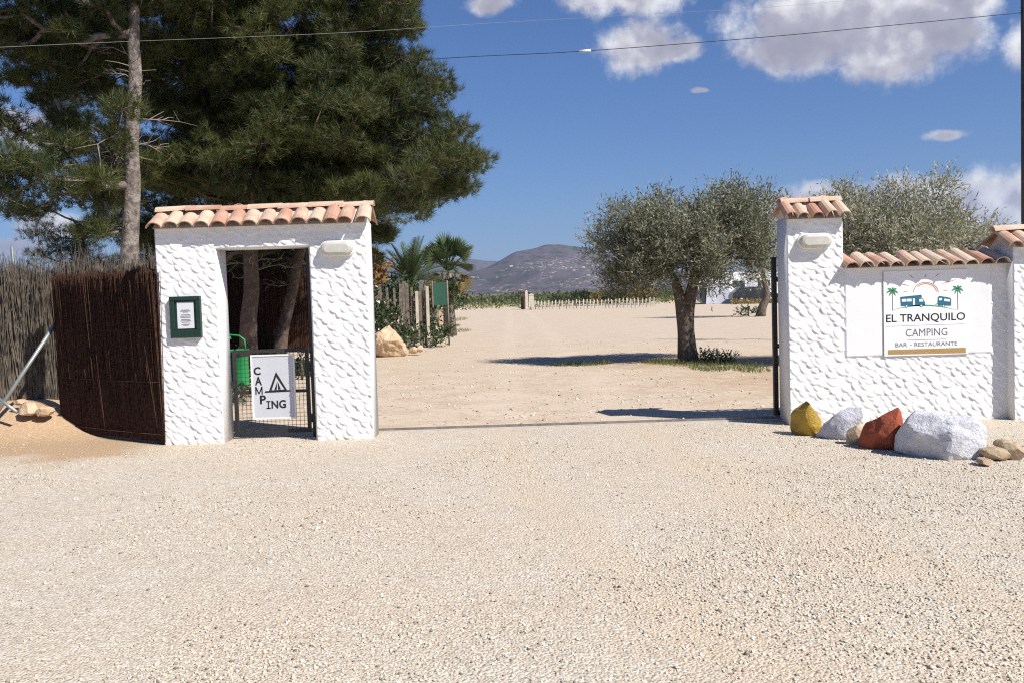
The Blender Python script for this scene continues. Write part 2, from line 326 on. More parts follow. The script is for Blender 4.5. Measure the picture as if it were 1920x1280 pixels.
class MB:
    def __init__(s): s.v = []; s.f = []; s.sm = []
    def add(s, vs, fs, smooth=False):
        o = len(s.v); s.v += [tuple(float(c) for c in p) for p in vs]
        for f in fs: s.f.append(tuple(i+o for i in f)); s.sm.append(smooth)
        return s
    def box(s, x0, x1, y0, y1, z0, z1):
        return s.add([(x0, y0, z0), (x1, y0, z0), (x1, y1, z0), (x0, y1, z0), (x0, y0, z1), (x1, y0, z1), (x1, y1, z1), (x0, y1, z1)],
                     [(0, 3, 2, 1), (4, 5, 6, 7), (0, 1, 5, 4), (1, 2, 6, 5), (2, 3, 7, 6), (3, 0, 4, 7)])
    def tube(s, pts, rad, n=6, caps=True, smooth=True):
        pts = [np.array(p, float) for p in pts]
        rad = [rad]*len(pts) if np.isscalar(rad) else list(rad)
        vs = []; up = None
        for i, p in enumerate(pts):
            d = pts[min(i+1, len(pts)-1)]-pts[max(i-1, 0)]; d = d/(np.linalg.norm(d)+1e-9)
            if up is None: up = np.array([0, 0, 1.0]) if abs(d[2]) < 0.9 else np.array([1.0, 0, 0])
            a = up-d*np.dot(up, d); a /= np.linalg.norm(a)+1e-9; b = np.cross(d, a); up = a
            for k in range(n):
                t = 2*math.pi*k/n; vs.append(p+(a*math.cos(t)+b*math.sin(t))*rad[i])
        fs = [(i*n+k, i*n+(k+1) % n, (i+1)*n+(k+1) % n, (i+1)*n+k) for i in range(len(pts)-1) for k in range(n)]
        if caps: fs += [tuple(range(n-1, -1, -1)), tuple((len(pts)-1)*n+k for k in range(n))]
        return s.add(vs, fs, smooth)
    def prism(s, poly, y0, y1):            # poly in x,z; extruded along y
        n = len(poly)
        vs = [(x, y0, z) for x, z in poly]+[(x, y1, z) for x, z in poly]
        return s.add(vs, [tuple(range(n)), tuple(range(2*n-1, n-1, -1))]+[(i, i+n, (i+1) % n+n, (i+1) % n) for i in range(n)])
    def lathe(s, prof, n=16, c=(0, 0), smooth=True):
        vs = [(c[0]+r*math.cos(2*math.pi*k/n), c[1]+r*math.sin(2*math.pi*k/n), z) for r, z in prof for k in range(n)]
        fs = [(i*n+k, i*n+(k+1) % n, (i+1)*n+(k+1) % n, (i+1)*n+k) for i in range(len(prof)-1) for k in range(n)]
        return s.add(vs, fs, smooth)
    def mesh(s, name):
        me = bpy.data.meshes.new(name); me.from_pydata(s.v, [], s.f)
        me.polygons.foreach_set('use_smooth', s.sm); me.update()
        return me
    def build(s, name, mat, parent=None, **kw): return obj(name, s.mesh(name), mat, parent, **kw)
def bevel(o, wd=0.01, seg=2):
    bm = bmesh.new(); bm.from_mesh(o.data)
    bmesh.ops.bevel(bm, geom=[e for e in bm.edges if e.calc_face_angle(0) > 0.5], offset=wd, segments=seg, affect='EDGES', profile=0.6)
    bm.to_mesh(o.data); bm.free(); return o
def sstep(v, a, b):
    t = np.clip((np.asarray(v, float)-a)/(b-a), 0, 1); return t*t*(3-2*t)
_lat = rng.random((64, 64, 64))
def vnoise(p):                              # smooth value noise, p (n,3)
    p = np.asarray(p, float); i = np.floor(p).astype(int); f = p-i; f = f*f*(3-2*f); r = 0
    for dx in (0, 1):
        for dy in (0, 1):
            for dz in (0, 1):
                wgt = (f[:, 0] if dx else 1-f[:, 0])*(f[:, 1] if dy else 1-f[:, 1])*(f[:, 2] if dz else 1-f[:, 2])
                r = r+wgt*_lat[(i[:, 0]+dx) % 64, (i[:, 1]+dy) % 64, (i[:, 2]+dz) % 64]
    return r-0.5
def fbm(p, o=4):
    p = np.asarray(p, float); return sum(vnoise(p*2**k+k*17.3)/2**k for k in range(o))

# ------------------------------------------------------------------ ground
def gz(x, y):
    x = np.asarray(x, float); y = np.asarray(y, float)
    bank = 0.40*sstep(-x, 4.7, 6.2)*sstep(y, 11.3, 12.6)*(1-0.6*sstep(y, 16, 24))
    P = np.stack([x.ravel()*0.7, y.ravel()*0.7, 0*x.ravel()], 1)
    und = (0.03*fbm(P, 3)).reshape(x.shape)*sstep(y, 11.9, 14)+(0.012*fbm(P*2.3, 3)).reshape(x.shape)*sstep(y, 10.6, 9.8)
    und = und*(np.abs(x) < 30)*(y < 60)
    return bank+und
def spaced(core_lo, core_hi, step, lo, hi, g=1.28):
    a = list(np.arange(core_lo, core_hi+step/2, step)); s = step; v = a[-1]
    while v < hi: s *= g; v += s; a.append(min(v, hi))
    s = step; v = a[0]; b = []
    while v > lo: s *= g; v -= s; b.append(max(v, lo))
    return np.array(sorted(set(b+a)))
gx = spaced(-10, 10, 0.2, -9000, 9000); gy = spaced(2, 30, 0.2, -600, 14000)
GX, GY = np.meshgrid(gx, gy); GZ = gz(GX, GY)
nx, ny = len(gx), len(gy); idx = np.arange(nx*ny).reshape(ny, nx)
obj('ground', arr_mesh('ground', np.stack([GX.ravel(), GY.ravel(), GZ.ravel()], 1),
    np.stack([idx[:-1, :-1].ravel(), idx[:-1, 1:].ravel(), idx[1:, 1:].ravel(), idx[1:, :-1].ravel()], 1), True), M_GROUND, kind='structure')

# loose gravel, real stones over the yard in front of the gate and thinner in the court
OCT_V = np.array([(1, 0, 0), (0, 1, 0), (-1, 0, 0), (0, -1, 0), (0, 0, 1), (0, 0, -1)], float)
OCT_F = np.array([(0, 1, 4), (1, 2, 4), (2, 3, 4), (3, 0, 4), (1, 0, 5), (2, 1, 5), (3, 2, 5), (0, 3, 5)])
def stones(X, Y, S):
    n = len(X); V = OCT_V[None]*(1+rng.uniform(-0.35, 0.35, (n, 6, 3))); V = V*np.stack([S, S*rng.uniform(.6, 1, n), S*rng.uniform(.4, .8, n)], 1)[:, None]
    a = rng.uniform(0, 2*math.pi, n); c, s = np.cos(a)[:, None], np.sin(a)[:, None]
    V = np.stack([V[..., 0]*c-V[..., 1]*s, V[..., 0]*s+V[..., 1]*c, V[..., 2]], 2)
    V += np.stack([X, Y, gz(X, Y)+S*0.22], 1)[:, None]
    return V.reshape(-1, 3), (OCT_F[None]+6*np.arange(n)[:, None, None]).reshape(-1, 3)
def scatter(n, y0, y1, smin, smax, power=1.0, xf=0.62):
    Y = y0+(y1-y0)*rng.random(n)**power; X = rng.uniform(-1, 1, n)*(Y*xf+0.5)
    S = smin+(smax-smin)*rng.random(n)**3
    k = rng.random(n) < np.clip(.55+1.5*fbm(np.stack([X*.8, Y*.55, X*0], 1), 3), .12, 1); return X[k], Y[k], S[k]
parts = [scatter(110000, 3.3, 11.3, 0.0045, 0.0135, 1.2), scatter(9000, 11.6, 32, 0.008, 0.03, 1.3, 0.5), scatter(420, 3.5, 11, 0.012, 0.022)]
Xs, Ys, Ss = (np.concatenate(k) for k in zip(*parts))
keep = ~((Ys > 10.75) & (Ys < 11.7) & ((Xs < -1.5) & (Xs > -4.05) & ~((Xs > -3.2) & (Xs < -2.3)) | (Xs > 3.1)))
keep &= ~((Xs < -4.3) & (Ys > 10.2) & (rng.random(len(Xs)) < 0.6))
V, Fc = stones(Xs[keep], Ys[keep], Ss[keep])
obj('gravel', arr_mesh('gravel', V, Fc), M_STONES, kind='stuff', label='loose pale gravel strewn over the yard and drive')

# ------------------------------------------------------------------ hills
def hills(name, prof, Y0, Y1, mat, amp, seed):
    pxs = np.arange(-500, 2700, 9.0); ridge_y = np.interp(pxs, [p[0] for p in prof], [p[1] for p in prof])
    m = 26; rows = []
    for j in range(m+6):
        t = j/m
        for px, ry in zip(pxs, ridge_y):
            top = at(px, ry, Y1); Y = Y0+(Y1-Y0)*t; X = top[0]*Y/Y1; f = max(0, min(1, t)); h = max(top[2], 0)*(f**1.15)
            if t > 1: h = max(top[2], 0)*(1-0.5*(t-1)**2*16)
            rows.append((X, Y, h-2.0))
    V = np.array(rows); n = len(pxs)
    T = np.clip((V[:, 1]-Y0)/(Y1-Y0), 0, 1)
    V[:, 2] -= amp*0.42*np.abs(vnoise(V*np.array([1/170, 1/420, 0])+seed*2))*np.sin(T*math.pi)
    V[:, 2] += amp*fbm(V*np.array([1/420, 1/420, 0])+seed, 5)*np.sin(np.clip(T, 0, 1)*math.pi)**0.7+amp*0.10*fbm(V/90+seed, 3)*T
    idx = np.arange(n*(m+6)).reshape(m+6, n)
    obj(name, arr_mesh(name, V, np.stack([idx[:-1, :-1].ravel(), idx[:-1, 1:].ravel(), idx[1:, 1:].ravel(), idx[1:, :-1].ravel()], 1), True), mat, kind='structure')
    return V
HV = hills('hill_range', [(-500, 548), (600, 530), (780, 515), (870, 509), (910, 503), (940, 487), (965, 473), (1000, 466), (1025, 459), (1050, 457), (1075, 461), (1100, 463),
       (1130, 473), (1160, 488), (1200, 500), (1260, 508), (1400, 520), (1600, 524), (2000, 520), (2700, 500)], 2300, 4200, M_HILL, 75, 3.1)
hills('far_hill', [(-500, 560), (500, 520), (720, 498), (860, 484), (885, 485), (915, 489), (950, 490), (1010, 505), (1100, 530), (1300, 534), (2700, 500)], 5200, 7000, M_HILL, 60, 9.4)

# ------------------------------------------------------------------ plastered walls
def dabs(P, X0, X1, Z0, Z1, seed, r0=0.078):
    """hand-thrown scallop plaster: overlapping trowel dabs, each thickest at its lower left lip"""
    rg = np.random.default_rng(seed); H = np.zeros(len(P))
    dx, dz = 0.104, 0.066; row = 0; z = Z0-0.1
    while z < Z1+0.12:
        x = X0-0.12+(row % 2)*dx*0.5
        while x < X1+0.14:
            cx = x+rg.normal(0, 0.013); cz = z+rg.normal(0, 0.010); r = r0*rg.uniform(0.7, 1.3); th = rg.uniform(0.010, 0.022)
            ang = R(234+rg.normal(0, 15)); ux, uz = math.cos(ang), math.sin(ang); el = rg.uniform(0.60, 0.95)
            if rg.random() < 0.9:
                near = (np.abs(P[:, 0]-cx) < r*1.1) & (np.abs(P[:, 1]-cz) < r*1.1); q = P[near]-(cx, cz)
                a = q[:, 0]*ux+q[:, 1]*uz; b = -q[:, 0]*uz+q[:, 1]*ux
                d = np.sqrt(a*a/(el*el)+b*b)/r; tt = np.clip(0.5+0.5*a/(r*el), 0, 1)
                h = th*(0.10+0.90*tt**4)*(1-0.7*np.clip(np.abs(b)/r, 0, 1)**2); k = np.clip((1-d)/0.12, 0, 1)*sst(tt, 0.12, 0.45)
                H[near] = H[near]*(1-k)+h*k
            x += dx
        z += dz; row += 1
    return H
def sst(v, a, b):
    t = np.clip((v-a)/(b-a), 0, 1); return t*t*(3-2*t)
def relief(X0, X1, Z0, Z1, y, seed, holes=(), smooth_zones=(), cell=0.0095, dom=None, keep_l=False, keep_r=False, keep_t=False):
    n = max(2, int((X1-X0)/cell)); m = max(2, int((Z1-Z0)/cell))
    xs = np.linspace(X0, X1, n+1); zs = np.linspace(Z0, Z1, m+1); A, B = np.meshgrid(xs, zs); P = np.stack([A.ravel(), B.ravel()], 1)
    D = dom or (X0, X1, Z0, Z1); H = dabs(P, *D, seed)+0.004*fbm(np.c_[P*4, 0*P[:, :1]], 3)
    for (a, b, c, d) in smooth_zones:
        k = (P[:, 0] > a) & (P[:, 0] < b) & (P[:, 1] > c) & (P[:, 1] < d); H[k] = 0.014+0.0025*fbm(np.c_[P[k]*9, P[k][:, :1]*0], 3)
    inside = np.zeros(len(P), bool); edge = ((P[:, 0] < X0+1e-6) & (not keep_l)) | ((P[:, 0] > X1-1e-6) & (not keep_r)) | ((P[:, 1] > Z1-1e-6) & (not keep_t))
    for (a, b, c, d) in holes:
        i = (P[:, 0] > a) & (P[:, 0] < b) & (P[:, 1] > c) & (P[:, 1] < d); inside |= i
        edge |= (P[:, 0] > a-cell) & (P[:, 0] < b+cell) & (P[:, 1] > c-cell) & (P[:, 1] < d+cell)
    Yv = y-0.005-H; Yv[edge] = y+0.006
    V = np.stack([P[:, 0], Yv, P[:, 1]], 1); idx = np.arange(len(P)).reshape(m+1, n+1)
    Q = np.stack([idx[:-1, :-1].ravel(), idx[:-1, 1:].ravel(), idx[1:, 1:].ravel(), idx[1:, :-1].ravel()], 1)
    Q = Q[~inside[Q].any(1)]; return V, Q
def wall_mesh(name, reliefs, body):
    Vs = []; Qs = []; o = 0
    for V, Q in list(reliefs)+[(np.array(body.v), np.array(body.f))]:
        Vs.append(V); Qs.append(Q+o); o += len(V)
    return arr_mesh(name, np.concatenate(Vs), np.concatenate(Qs))

# ------------------------------------------------------------------ roof tiles
def tile_mesh(L=0.42, r0=0.086, r1=0.070, th=0.013, n=7):
    mb = MB(); vs = []
    for (yy, r) in ((0, r0), (L, r1)):
        for rr in (r, r-th):
            for k in range(n+1):
                a = math.pi*k/n; vs.append((rr*math.cos(a), yy, rr*0.82*math.sin(a)))
    N = n+1; fs = []
    for k in range(n):
        fs += [(k, k+1, 2*N+k+1, 2*N+k), (N+k+1, N+k, 3*N+k, 3*N+k+1), (k+1, k, N+k, N+k+1), (2*N+k, 2*N+k+1, 3*N+k+1, 3*N+k)]
    fs += [(0, 2*N, 3*N, N), (n, N+n, 3*N+n, 2*N+n)]
    mb.add(vs, fs, False); me = mb.mesh('tile'); me.materials.append(M_TILE)
    return me
TILE = tile_mesh(); TILE_L = tile_mesh(0.47); RIDGE = tile_mesh(0.38, 0.088, 0.074)
def put_tile(parent, me, loc, yaw, pitch, rollj=0.0, sc=1.0):
    o = bpy.data.objects.new('tile', me); link(o, parent)
    M_ = Matrix.Translation(Vector(loc)) @ Matrix.Rotation(yaw, 4, 'Z') @ Matrix.Rotation(pitch, 4, 'X') @ Matrix.Rotation(rollj, 4, 'Y')
    o.matrix_local = M_ @ Matrix.Diagonal((sc, 1, 1, 1)); return o
def slope_tiles(parent, X0, X1, n, y_e, z_e, pitch, me=TILE, back=False, sag=0.008):
    sp = (X1-X0)/n
    for k in range(n):
        x = X0+(k+0.5)*sp
        put_tile(parent, me, (x+random.gauss(0, .007), y_e+random.gauss(0, .011), z_e+random.gauss(0, .006)), (math.pi if back else 0)+random.gauss(0, .04), pitch+random.gauss(0, .022), random.gauss(0, .04), sp/0.170)
def ridge_tiles(parent, X0, X1, n, y, z):
    sp = (X1-X0)/n
    for k in range(n):
        o = put_tile(parent, RIDGE, (X0+k*sp, y+random.gauss(0, .006), z+0.004*(k % 2)+random.gauss(0, .004)), -math.pi/2, R(random.gauss(2.0, 0.8)), 0, 1.0)
        o.scale[1] = sp*1.12/0.38; o.scale[2] = 0.9

WY = 10.9                                   # front plane of the entrance walls
# ---- pedestrian gate house
def gate_house():
    X0, X1, D0, D1, Zt, Zd, dep = -4.0, -1.605, -3.315, -2.265, 2.46, 2.20, 0.37
    t = empty('gate_house', (0, 0, 0), label='white scallop-plastered gate house with doorway and tiled ridge roof', cat='gate house')
    b = MB(); b.box(X0, D0, WY, WY+dep, -0.15, Zt); b.box(D1, X1, WY, WY+dep, -0.15, Zt); b.box(D0, D1, WY, WY+dep, Zd, Zt)
    rel = [relief(X0, X1, -0.05, Zt, WY, 11, holes=[(D0, D1, -1, Zd)])]
    obj('wall', wall_mesh('wall', rel, b), M_PLASTER, t)
    MB().add([(X0+.01, WY-.085, Zt-.015), (X1-.01, WY-.085, Zt-.015), (X1-.01, WY+dep+.02, Zt+.002), (X0+.01, WY+dep+.02, Zt+.002), (X0+.01, WY+dep/2, Zt+.19), (X1-.01, WY+dep/2, Zt+.19)],
             [(0, 1, 5, 4), (2, 3, 4, 5), (1, 2, 5), (3, 0, 4), (0, 3, 2, 1)]).build('roof_bed', M_BED, t)
    r = empty('tile_roof', (0, 0, 0)); r.parent = t
    slope_tiles(r, X0-0.05, X1+0.06, 14, WY-0.135, Zt-0.010, R(29))
    slope_tiles(r, X0-0.05, X1+0.06, 14, WY+dep+0.135, Zt-0.010, R(29), back=True)
    ridge_tiles(r, X0-0.02, X1+0.03, 7, WY+dep/2, Zt+0.185)
    return t, D0, D1, Zd, dep
house, D0, D1, Zd, dep = gate_house()

def bulkhead(x, z, label):
    t = empty('bulkhead_lamp', (x, WY-0.016, z), label=label, cat='wall lamp', group='oval bulkhead lamps on the entrance walls')
    def stad(hw, hh, n=9):
        return [(hw*cx+hh*math.cos(a), hh*math.sin(a)) for cx, a0 in ((1, -90), (-1, 90)) for a in [R(a0+180*k/n) for k in range(n+1)]]
    def loft(secs, name, mat):
        mb = MB(); n = len(secs[0][0]); vs = [(x_, y_, z_) for poly, y_ in secs for x_, z_ in poly]
        fs = [(i*n+k, i*n+(k+1) % n, (i+1)*n+(k+1) % n, (i+1)*n+k) for i in range(len(secs)-1) for k in range(n)]
        fs += [tuple(range((len(secs)-1)*n, len(secs)*n)), tuple(range(n-1, -1, -1))]
        mb.add(vs, fs, False); mb.build(name, mat, t)
    loft([(stad(.110, .088), .012), (stad(.110, .088), -.030), (stad(.105, .080), -.036)], 'base', M_LAMPB)
    loft([(stad(.104, .076), -.036), (stad(.104, .074), -.075), (stad(.100, .064), -.095), (stad(.092, .045), -.105)], 'glass_cover', M_LAMP)
bulkhead(-1.935, 2.165, 'oval white bulkhead lamp on gate house, right of the doorway')
bulkhead(3.45, 2.08, 'oval white bulkhead lamp on the tiled pillar above the coloured rocks')

# notice case
def notice():
    x0, x1, z0, z1 = -3.85, -3.505, 1.215, 1.68
    t = empty('notice_case', ((x0+x1)/2, WY-.02, z0), label='dark green framed notice case on the gate house wall', cat='notice board')
    w_, h_ = (x1-x0)/2, z1-z0; f = 0.045
    for nm, a in (('frame_rail', (-w_, w_, -.05, .02, 0, f*1.9)), ('frame_rail', (-w_, w_, -.05, .02, h_-f, h_)), ('frame_stile', (-w_, -w_+f*1.15, -.047, .02, f*1.9, h_-f)), ('frame_stile', (w_-f*1.1, w_, -.047, .02, f*1.9, h_-f))):
        bevel(MB().box(*a).build(nm, M_GREENF, t), .005, 1)
    MB().box(-w_+f, w_-f, -.022, .018, f*1.8, h_-f+.002).build('backing', M_GREENF, t)
    p = MB().box(-w_+f*1.75, w_-f*1.75, -.027, -.0225, f*2.3, h_-f*1.45).build('notice_sheet', M_PAPER, t)
    ph = h_-f*3.75; zb = f*2.3; ln = MB()
    for v, hw in ((.30, .045), (.34, .06), (.38, .03), (.48, .05), (.53, .06), (.58, .055), (.66, .05), (.71, .06), (.76, .045), (.84, .05), (.88, .03)):
        ln.box(-hw, hw, -.0285, -.0272, zb+ph*(1-v)-.004, zb+ph*(1-v)+.0025)
    ln.build('printed_lines', M_INK2, p)
notice()

# ---- lettering
def text_mesh(body, x0, x1, z0, z1, y, bold=0.0, th=0.0015):
    cu = bpy.data.curves.new('lettering', 'FONT'); cu.body = body; cu.offset = bold; cu.extrude = 0.0; cu.resolution_u = 3
    o = bpy.data.objects.new('lettering', cu); col.objects.link(o)
    dg = bpy.context.evaluated_depsgraph_get(); me = bpy.data.meshes.new_from_object(o.evaluated_get(dg)); bpy.data.objects.remove(o)
    n = len(me.vertices); c = np.empty(n*3, np.float32); me.vertices.foreach_get('co', c); c = c.reshape(-1, 3)
    lo, hi = c.min(0), c.max(0); u = (c[:, 0]-lo[0])/(hi[0]-lo[0]); v = (c[:, 1]-lo[1])/(hi[1]-lo[1])
    out = np.stack([x0+(x1-x0)*u, np.full(n, y), z0+(z1-z0)*v], 1).astype(np.float32)
    me.vertices.foreach_set('co', out.ravel()); me.materials.clear(); me.update(); return me
def flat(mb, pts, y): mb.add([(x, y, z) for x, z in pts], [tuple(range(len(pts)))])
def stroke(mb, pts, wd, y, taper=False):
    pts = [np.array(p, float) for p in pts]; L = []; Rr = []
    for i, p in enumerate(pts):
        d = pts[min(i+1, len(pts)-1)]-pts[max(i-1, 0)]; d /= np.linalg.norm(d); nn = np.array([-d[1], d[0]])
        k = 0.5*wd*(max(0.12, math.sin(math.pi*i/(len(pts)-1))) if taper else 1); L.append(p+nn*k); Rr.append(p-nn*k)
    mb.add([(q[0], y, q[1]) for q in L+Rr], [(i, i+1, len(pts)+i+1, len(pts)+i) for i in range(len(pts)-1)])

# ---- wicket gate with the camping sign
def wicket():
    GY = WY+0.32; x0, x1 = -3.275, -2.385; z0, z1 = 0.055, 1.04
    t = empty('wicket_gate', (0, 0, 0), label='black metal wicket gate with wire mesh in the doorway', cat='gate')
    MB().box(-2.365, D1-.004, GY-.02, GY+.025, 0.0, Zd-.005).build('gate_post', M_BLACK, t)
    MB().box(x0, x0+.042, GY-.018, GY+.018, z0, z1).build('frame_stile', M_BLACK, t)
    MB().box(x1-.042, x1, GY-.018, GY+.018, z0, z1).build('frame_stile', M_BLACK, t)
    for za, zb in ((z0, z0+.045), (z1-.04, z1), (0.525, 0.56)):
        MB().box(x0+.042, x1-.042, GY-.015, GY+.015, za, zb).build('frame_rail', M_BLACK, t)
    m = MB(); k = x0+.042+.048
    while k < x1-.045: m.box(k-.0022, k+.0022, GY-.003, GY+.001, z0+.045, z1-.04); k += .048
    k = z0+.045+.048
    while k < z1-.045: m.box(x0+.042, x1-.042, GY+.0015, GY+.0055, k-.0022, k+.0022); k += .048
    m.build('wire_mesh', M_BLACK, t)
    for zz in (0.22, 0.82): MB().box(x1+.002, x1+.016, GY-.022, GY+.022, zz-.05, zz+.05).build('hinge', M_BLACK, t)
    MB().box(x0-.02, x0+.03, GY-.045, GY-.019, .60, .68).build('latch', M_BLACK, t)
    # sign
    s0, s1 = at(470, 667, GY-.04), at(556, 782, GY-.04); sx0, sx1, sz1, sz0 = s0[0], s1[0], s0[2]+.006, s1[2]-.004
    s = empty('camping_sign', (0, 0, 0), label='white sign lettered CAMPING with a tent symbol on the wicket gate', cat='sign')
    yb = GY-.045
    MB().box(sx0, sx1, yb, yb+.02, sz0, sz1).build('panel', M_SIGNW, s)
    f = .013
    for a in ((sx0-.004, sx1+.004, sz1-f, sz1+.004), (sx0-.004, sx1+.004, sz0-.004, sz0+f), (sx0-.004, sx0+f, sz0+f, sz1-f), (sx1-f, sx1+.004, sz0+f, sz1-f)):
        MB().box(a[0], a[1], yb-.007, yb+.018, a[2], a[3]).build('frame', M_LAMPB, s)
    W_, H_ = sx1-sx0, sz1-sz0
    def S(cx, cy):
        v = (cy-322)/565; u = (cx-(450+25*v))/400; return sx0+W_*u, sz1-H_*v
    for ch, a, b, c, d in (('C', 480, 541, 424, 496), ('A', 492, 553, 510, 586), ('M', 494, 562, 598, 670), ('P', 538, 592, 676, 754), ('I', 597, 634, 728, 798), ('N', 645, 705, 726, 796), ('G', 715, 777, 722, 796)):
        p, q = S(a, d), S(b, c)
        if ch in 'MI':
            lm = MB(); wd = .0135
            if ch == 'M':
                for a_, b_ in (((.1, 0), (.1, 1)), ((.1, .97), (.5, .1)), ((.5, .1), (.9, .97)), ((.9, 0), (.9, 1))):
                    stroke(lm, [(p[0]+(q[0]-p[0])*k_[0], p[1]+(q[1]-p[1])*k_[1]) for k_ in (a_, b_)], wd, yb-.002)
            else:
                for a_, b_ in (((.5, 0), (.5, 1)), ((0, .07), (1, .07)), ((0, .93), (1, .93))):
                    stroke(lm, [(p[0]+(q[0]-p[0])*k_[0], p[1]+(q[1]-p[1])*k_[1]) for k_ in (a_, b_)], wd, yb-.002)
            lm.build('letter', M_INK, s)
        else: obj('letter', text_mesh(ch, p[0], q[0], p[1], q[1], yb-.002, 0.03), M_INK, s)
    tn = MB(); y = yb-.002
    def tri(a, b, c): flat(tn, [S(*a), S(*b), S(*c)], y)
    o = [(685, 472), (618, 648), (793, 643)]; i = [(687, 515), (645, 634), (766, 630)]
    for k in range(3):
        l = (k+1) % 3; flat(tn, [S(*o[k]), S(*o[l]), S(*i[l]), S(*i[k])], y)
    flat(tn, [S(583, 640), S(583, 654), S(818, 650), S(818, 636)], y-.0006)
    tri((699, 556), (670, 630), (692, 630)); tri((702, 556), (706, 629), (730, 627))
    tn.build('tent_symbol', M_INK, s)
wicket()

# ---- entrance wall with pillar on the right
def entrance_wall():
    PX0, PX1, PZ, dp = 3.14, 3.775, 2.345, 0.38
    WX1, WZ = 5.66, 1.775
    t = empty('entrance_wall', (0, 0, 0), label='white scallop-plastered entrance wall with tall tiled pillar behind coloured rocks', cat='wall')
    b = MB(); b.box(PX0, PX1, WY, WY+dp, -.15, PZ)
    p = obj('pillar', wall_mesh('pillar', [relief(PX0, PX1, -.05, WZ, WY, 21, dom=(PX0, WX1, -.05, PZ), keep_r=True, keep_t=True), relief(PX0, PX1, WZ, PZ, WY, 21, dom=(PX0, WX1, -.05, PZ))], b), M_PLASTER, t)
    MB().add([(PX0+.01, WY-.085, PZ-.015), (PX1-.01, WY-.085, PZ-.015), (PX1-.01, WY+dp+.02, PZ+.002), (PX0+.01, WY+dp+.02, PZ+.002), (PX0+.01, WY+dp/2, PZ+.19), (PX1-.01, WY+dp/2, PZ+.19)],
             [(0, 1, 5, 4), (2, 3, 4, 5), (1, 2, 5), (3, 0, 4), (0, 3, 2, 1)]).build('roof_bed', M_BED, p)
    slope_tiles(p, PX0-.05, PX1+.06, 5, WY-.13, PZ-.004, R(29)); slope_tiles(p, PX0-.05, PX1+.06, 5, WY+dp+.13, PZ-.004, R(29), back=True)
    ridge_tiles(p, PX0-.02, PX1+.0, 2, WY+dp/2, PZ+.185)
    b = MB(); b.box(PX1-.003, WX1, WY+.003, WY+dp-.08, -.15, WZ)
    wl = obj('wall', wall_mesh('wall', [relief(PX1, WX1, -.05, WZ, WY, 21, smooth_zones=[(PX1+.015, 5.44, .765, 1.80)], dom=(PX0, WX1, -.05, PZ), keep_l=True)], b), M_PLASTER, t)
    MB().add([(PX1+.004, WY-.105, WZ-.012), (WX1, WY-.105, WZ-.012), (WX1, WY+dp-.06, WZ+.002), (PX1+.004, WY+dp-.06, WZ+.002), (PX1+.004, WY+dp-.06, WZ+.12), (WX1, WY+dp-.06, WZ+.12)],
             [(0, 1, 5, 4), (1, 2, 5), (3, 0, 4), (2, 3, 4, 5), (0, 3, 2, 1)]).build('roof_bed', M_BED, wl)
    slope_tiles(wl, PX1-.02, WX1-.06, 11, WY-.15, WZ-.012, R(17), me=TILE_L)
entrance_wall()

# ---- neighbouring gateway at the right edge
def right_gateway():
    X0, y0, Z = 5.625, WY-.14, 1.95
    t = empty('end_gateway', (0, 0, 0), label='white plastered gateway with tiled roof cut by the right edge', cat='gate house')
    b = MB(); b.box(X0, X0+.15, y0, y0+.52, -.15, Z); b.box(X0+1.15, X0+1.6, y0, y0+.52, -.15, Z); b.box(X0+.15, X0+1.15, y0, y0+.52, 1.82, Z)
    obj('wall', wall_mesh('wall', [relief(X0, X0+1.6, -.05, Z, y0, 45, holes=[(X0+.15, X0+1.15, -1, 1.82)])], b), M_PLASTER, t)
    d = MB().box(X0+.155, X0+1.145, y0+.07, y0+.115, .03, 1.815).build('door', M_WOODD, t)
    for k in range(8): MB().box(X0+.16+k*.122, X0+.272+k*.122, y0+.052, y0+.0695, .035, 1.81).build('plank', M_WOODD, d)
    MB().add([(X0+.01, y0-.085, Z-.015), (X0+1.6, y0-.085, Z-.015), (X0+1.6, y0+.54, Z+.002), (X0+.01, y0+.54, Z+.002), (X0+.01, y0+.26, Z+.19), (X0+1.6, y0+.26, Z+.19)],
             [(0, 1, 5, 4), (2, 3, 4, 5), (1, 2, 5), (3, 0, 4), (0, 3, 2, 1)]).build('roof_bed', M_BED, t)
    r = empty('tile_roof', (0, 0, 0)); r.parent = t
    slope_tiles(r, X0-.10, X0+1.65, 10, y0-.13, Z-.010, R(25)); slope_tiles(r, X0-.10, X0+1.65, 10, y0+.65, Z-.010, R(25), back=True)
    ridge_tiles(r, X0-.11, X0+1.65, 5, y0+.26, Z+.185)
right_gateway()

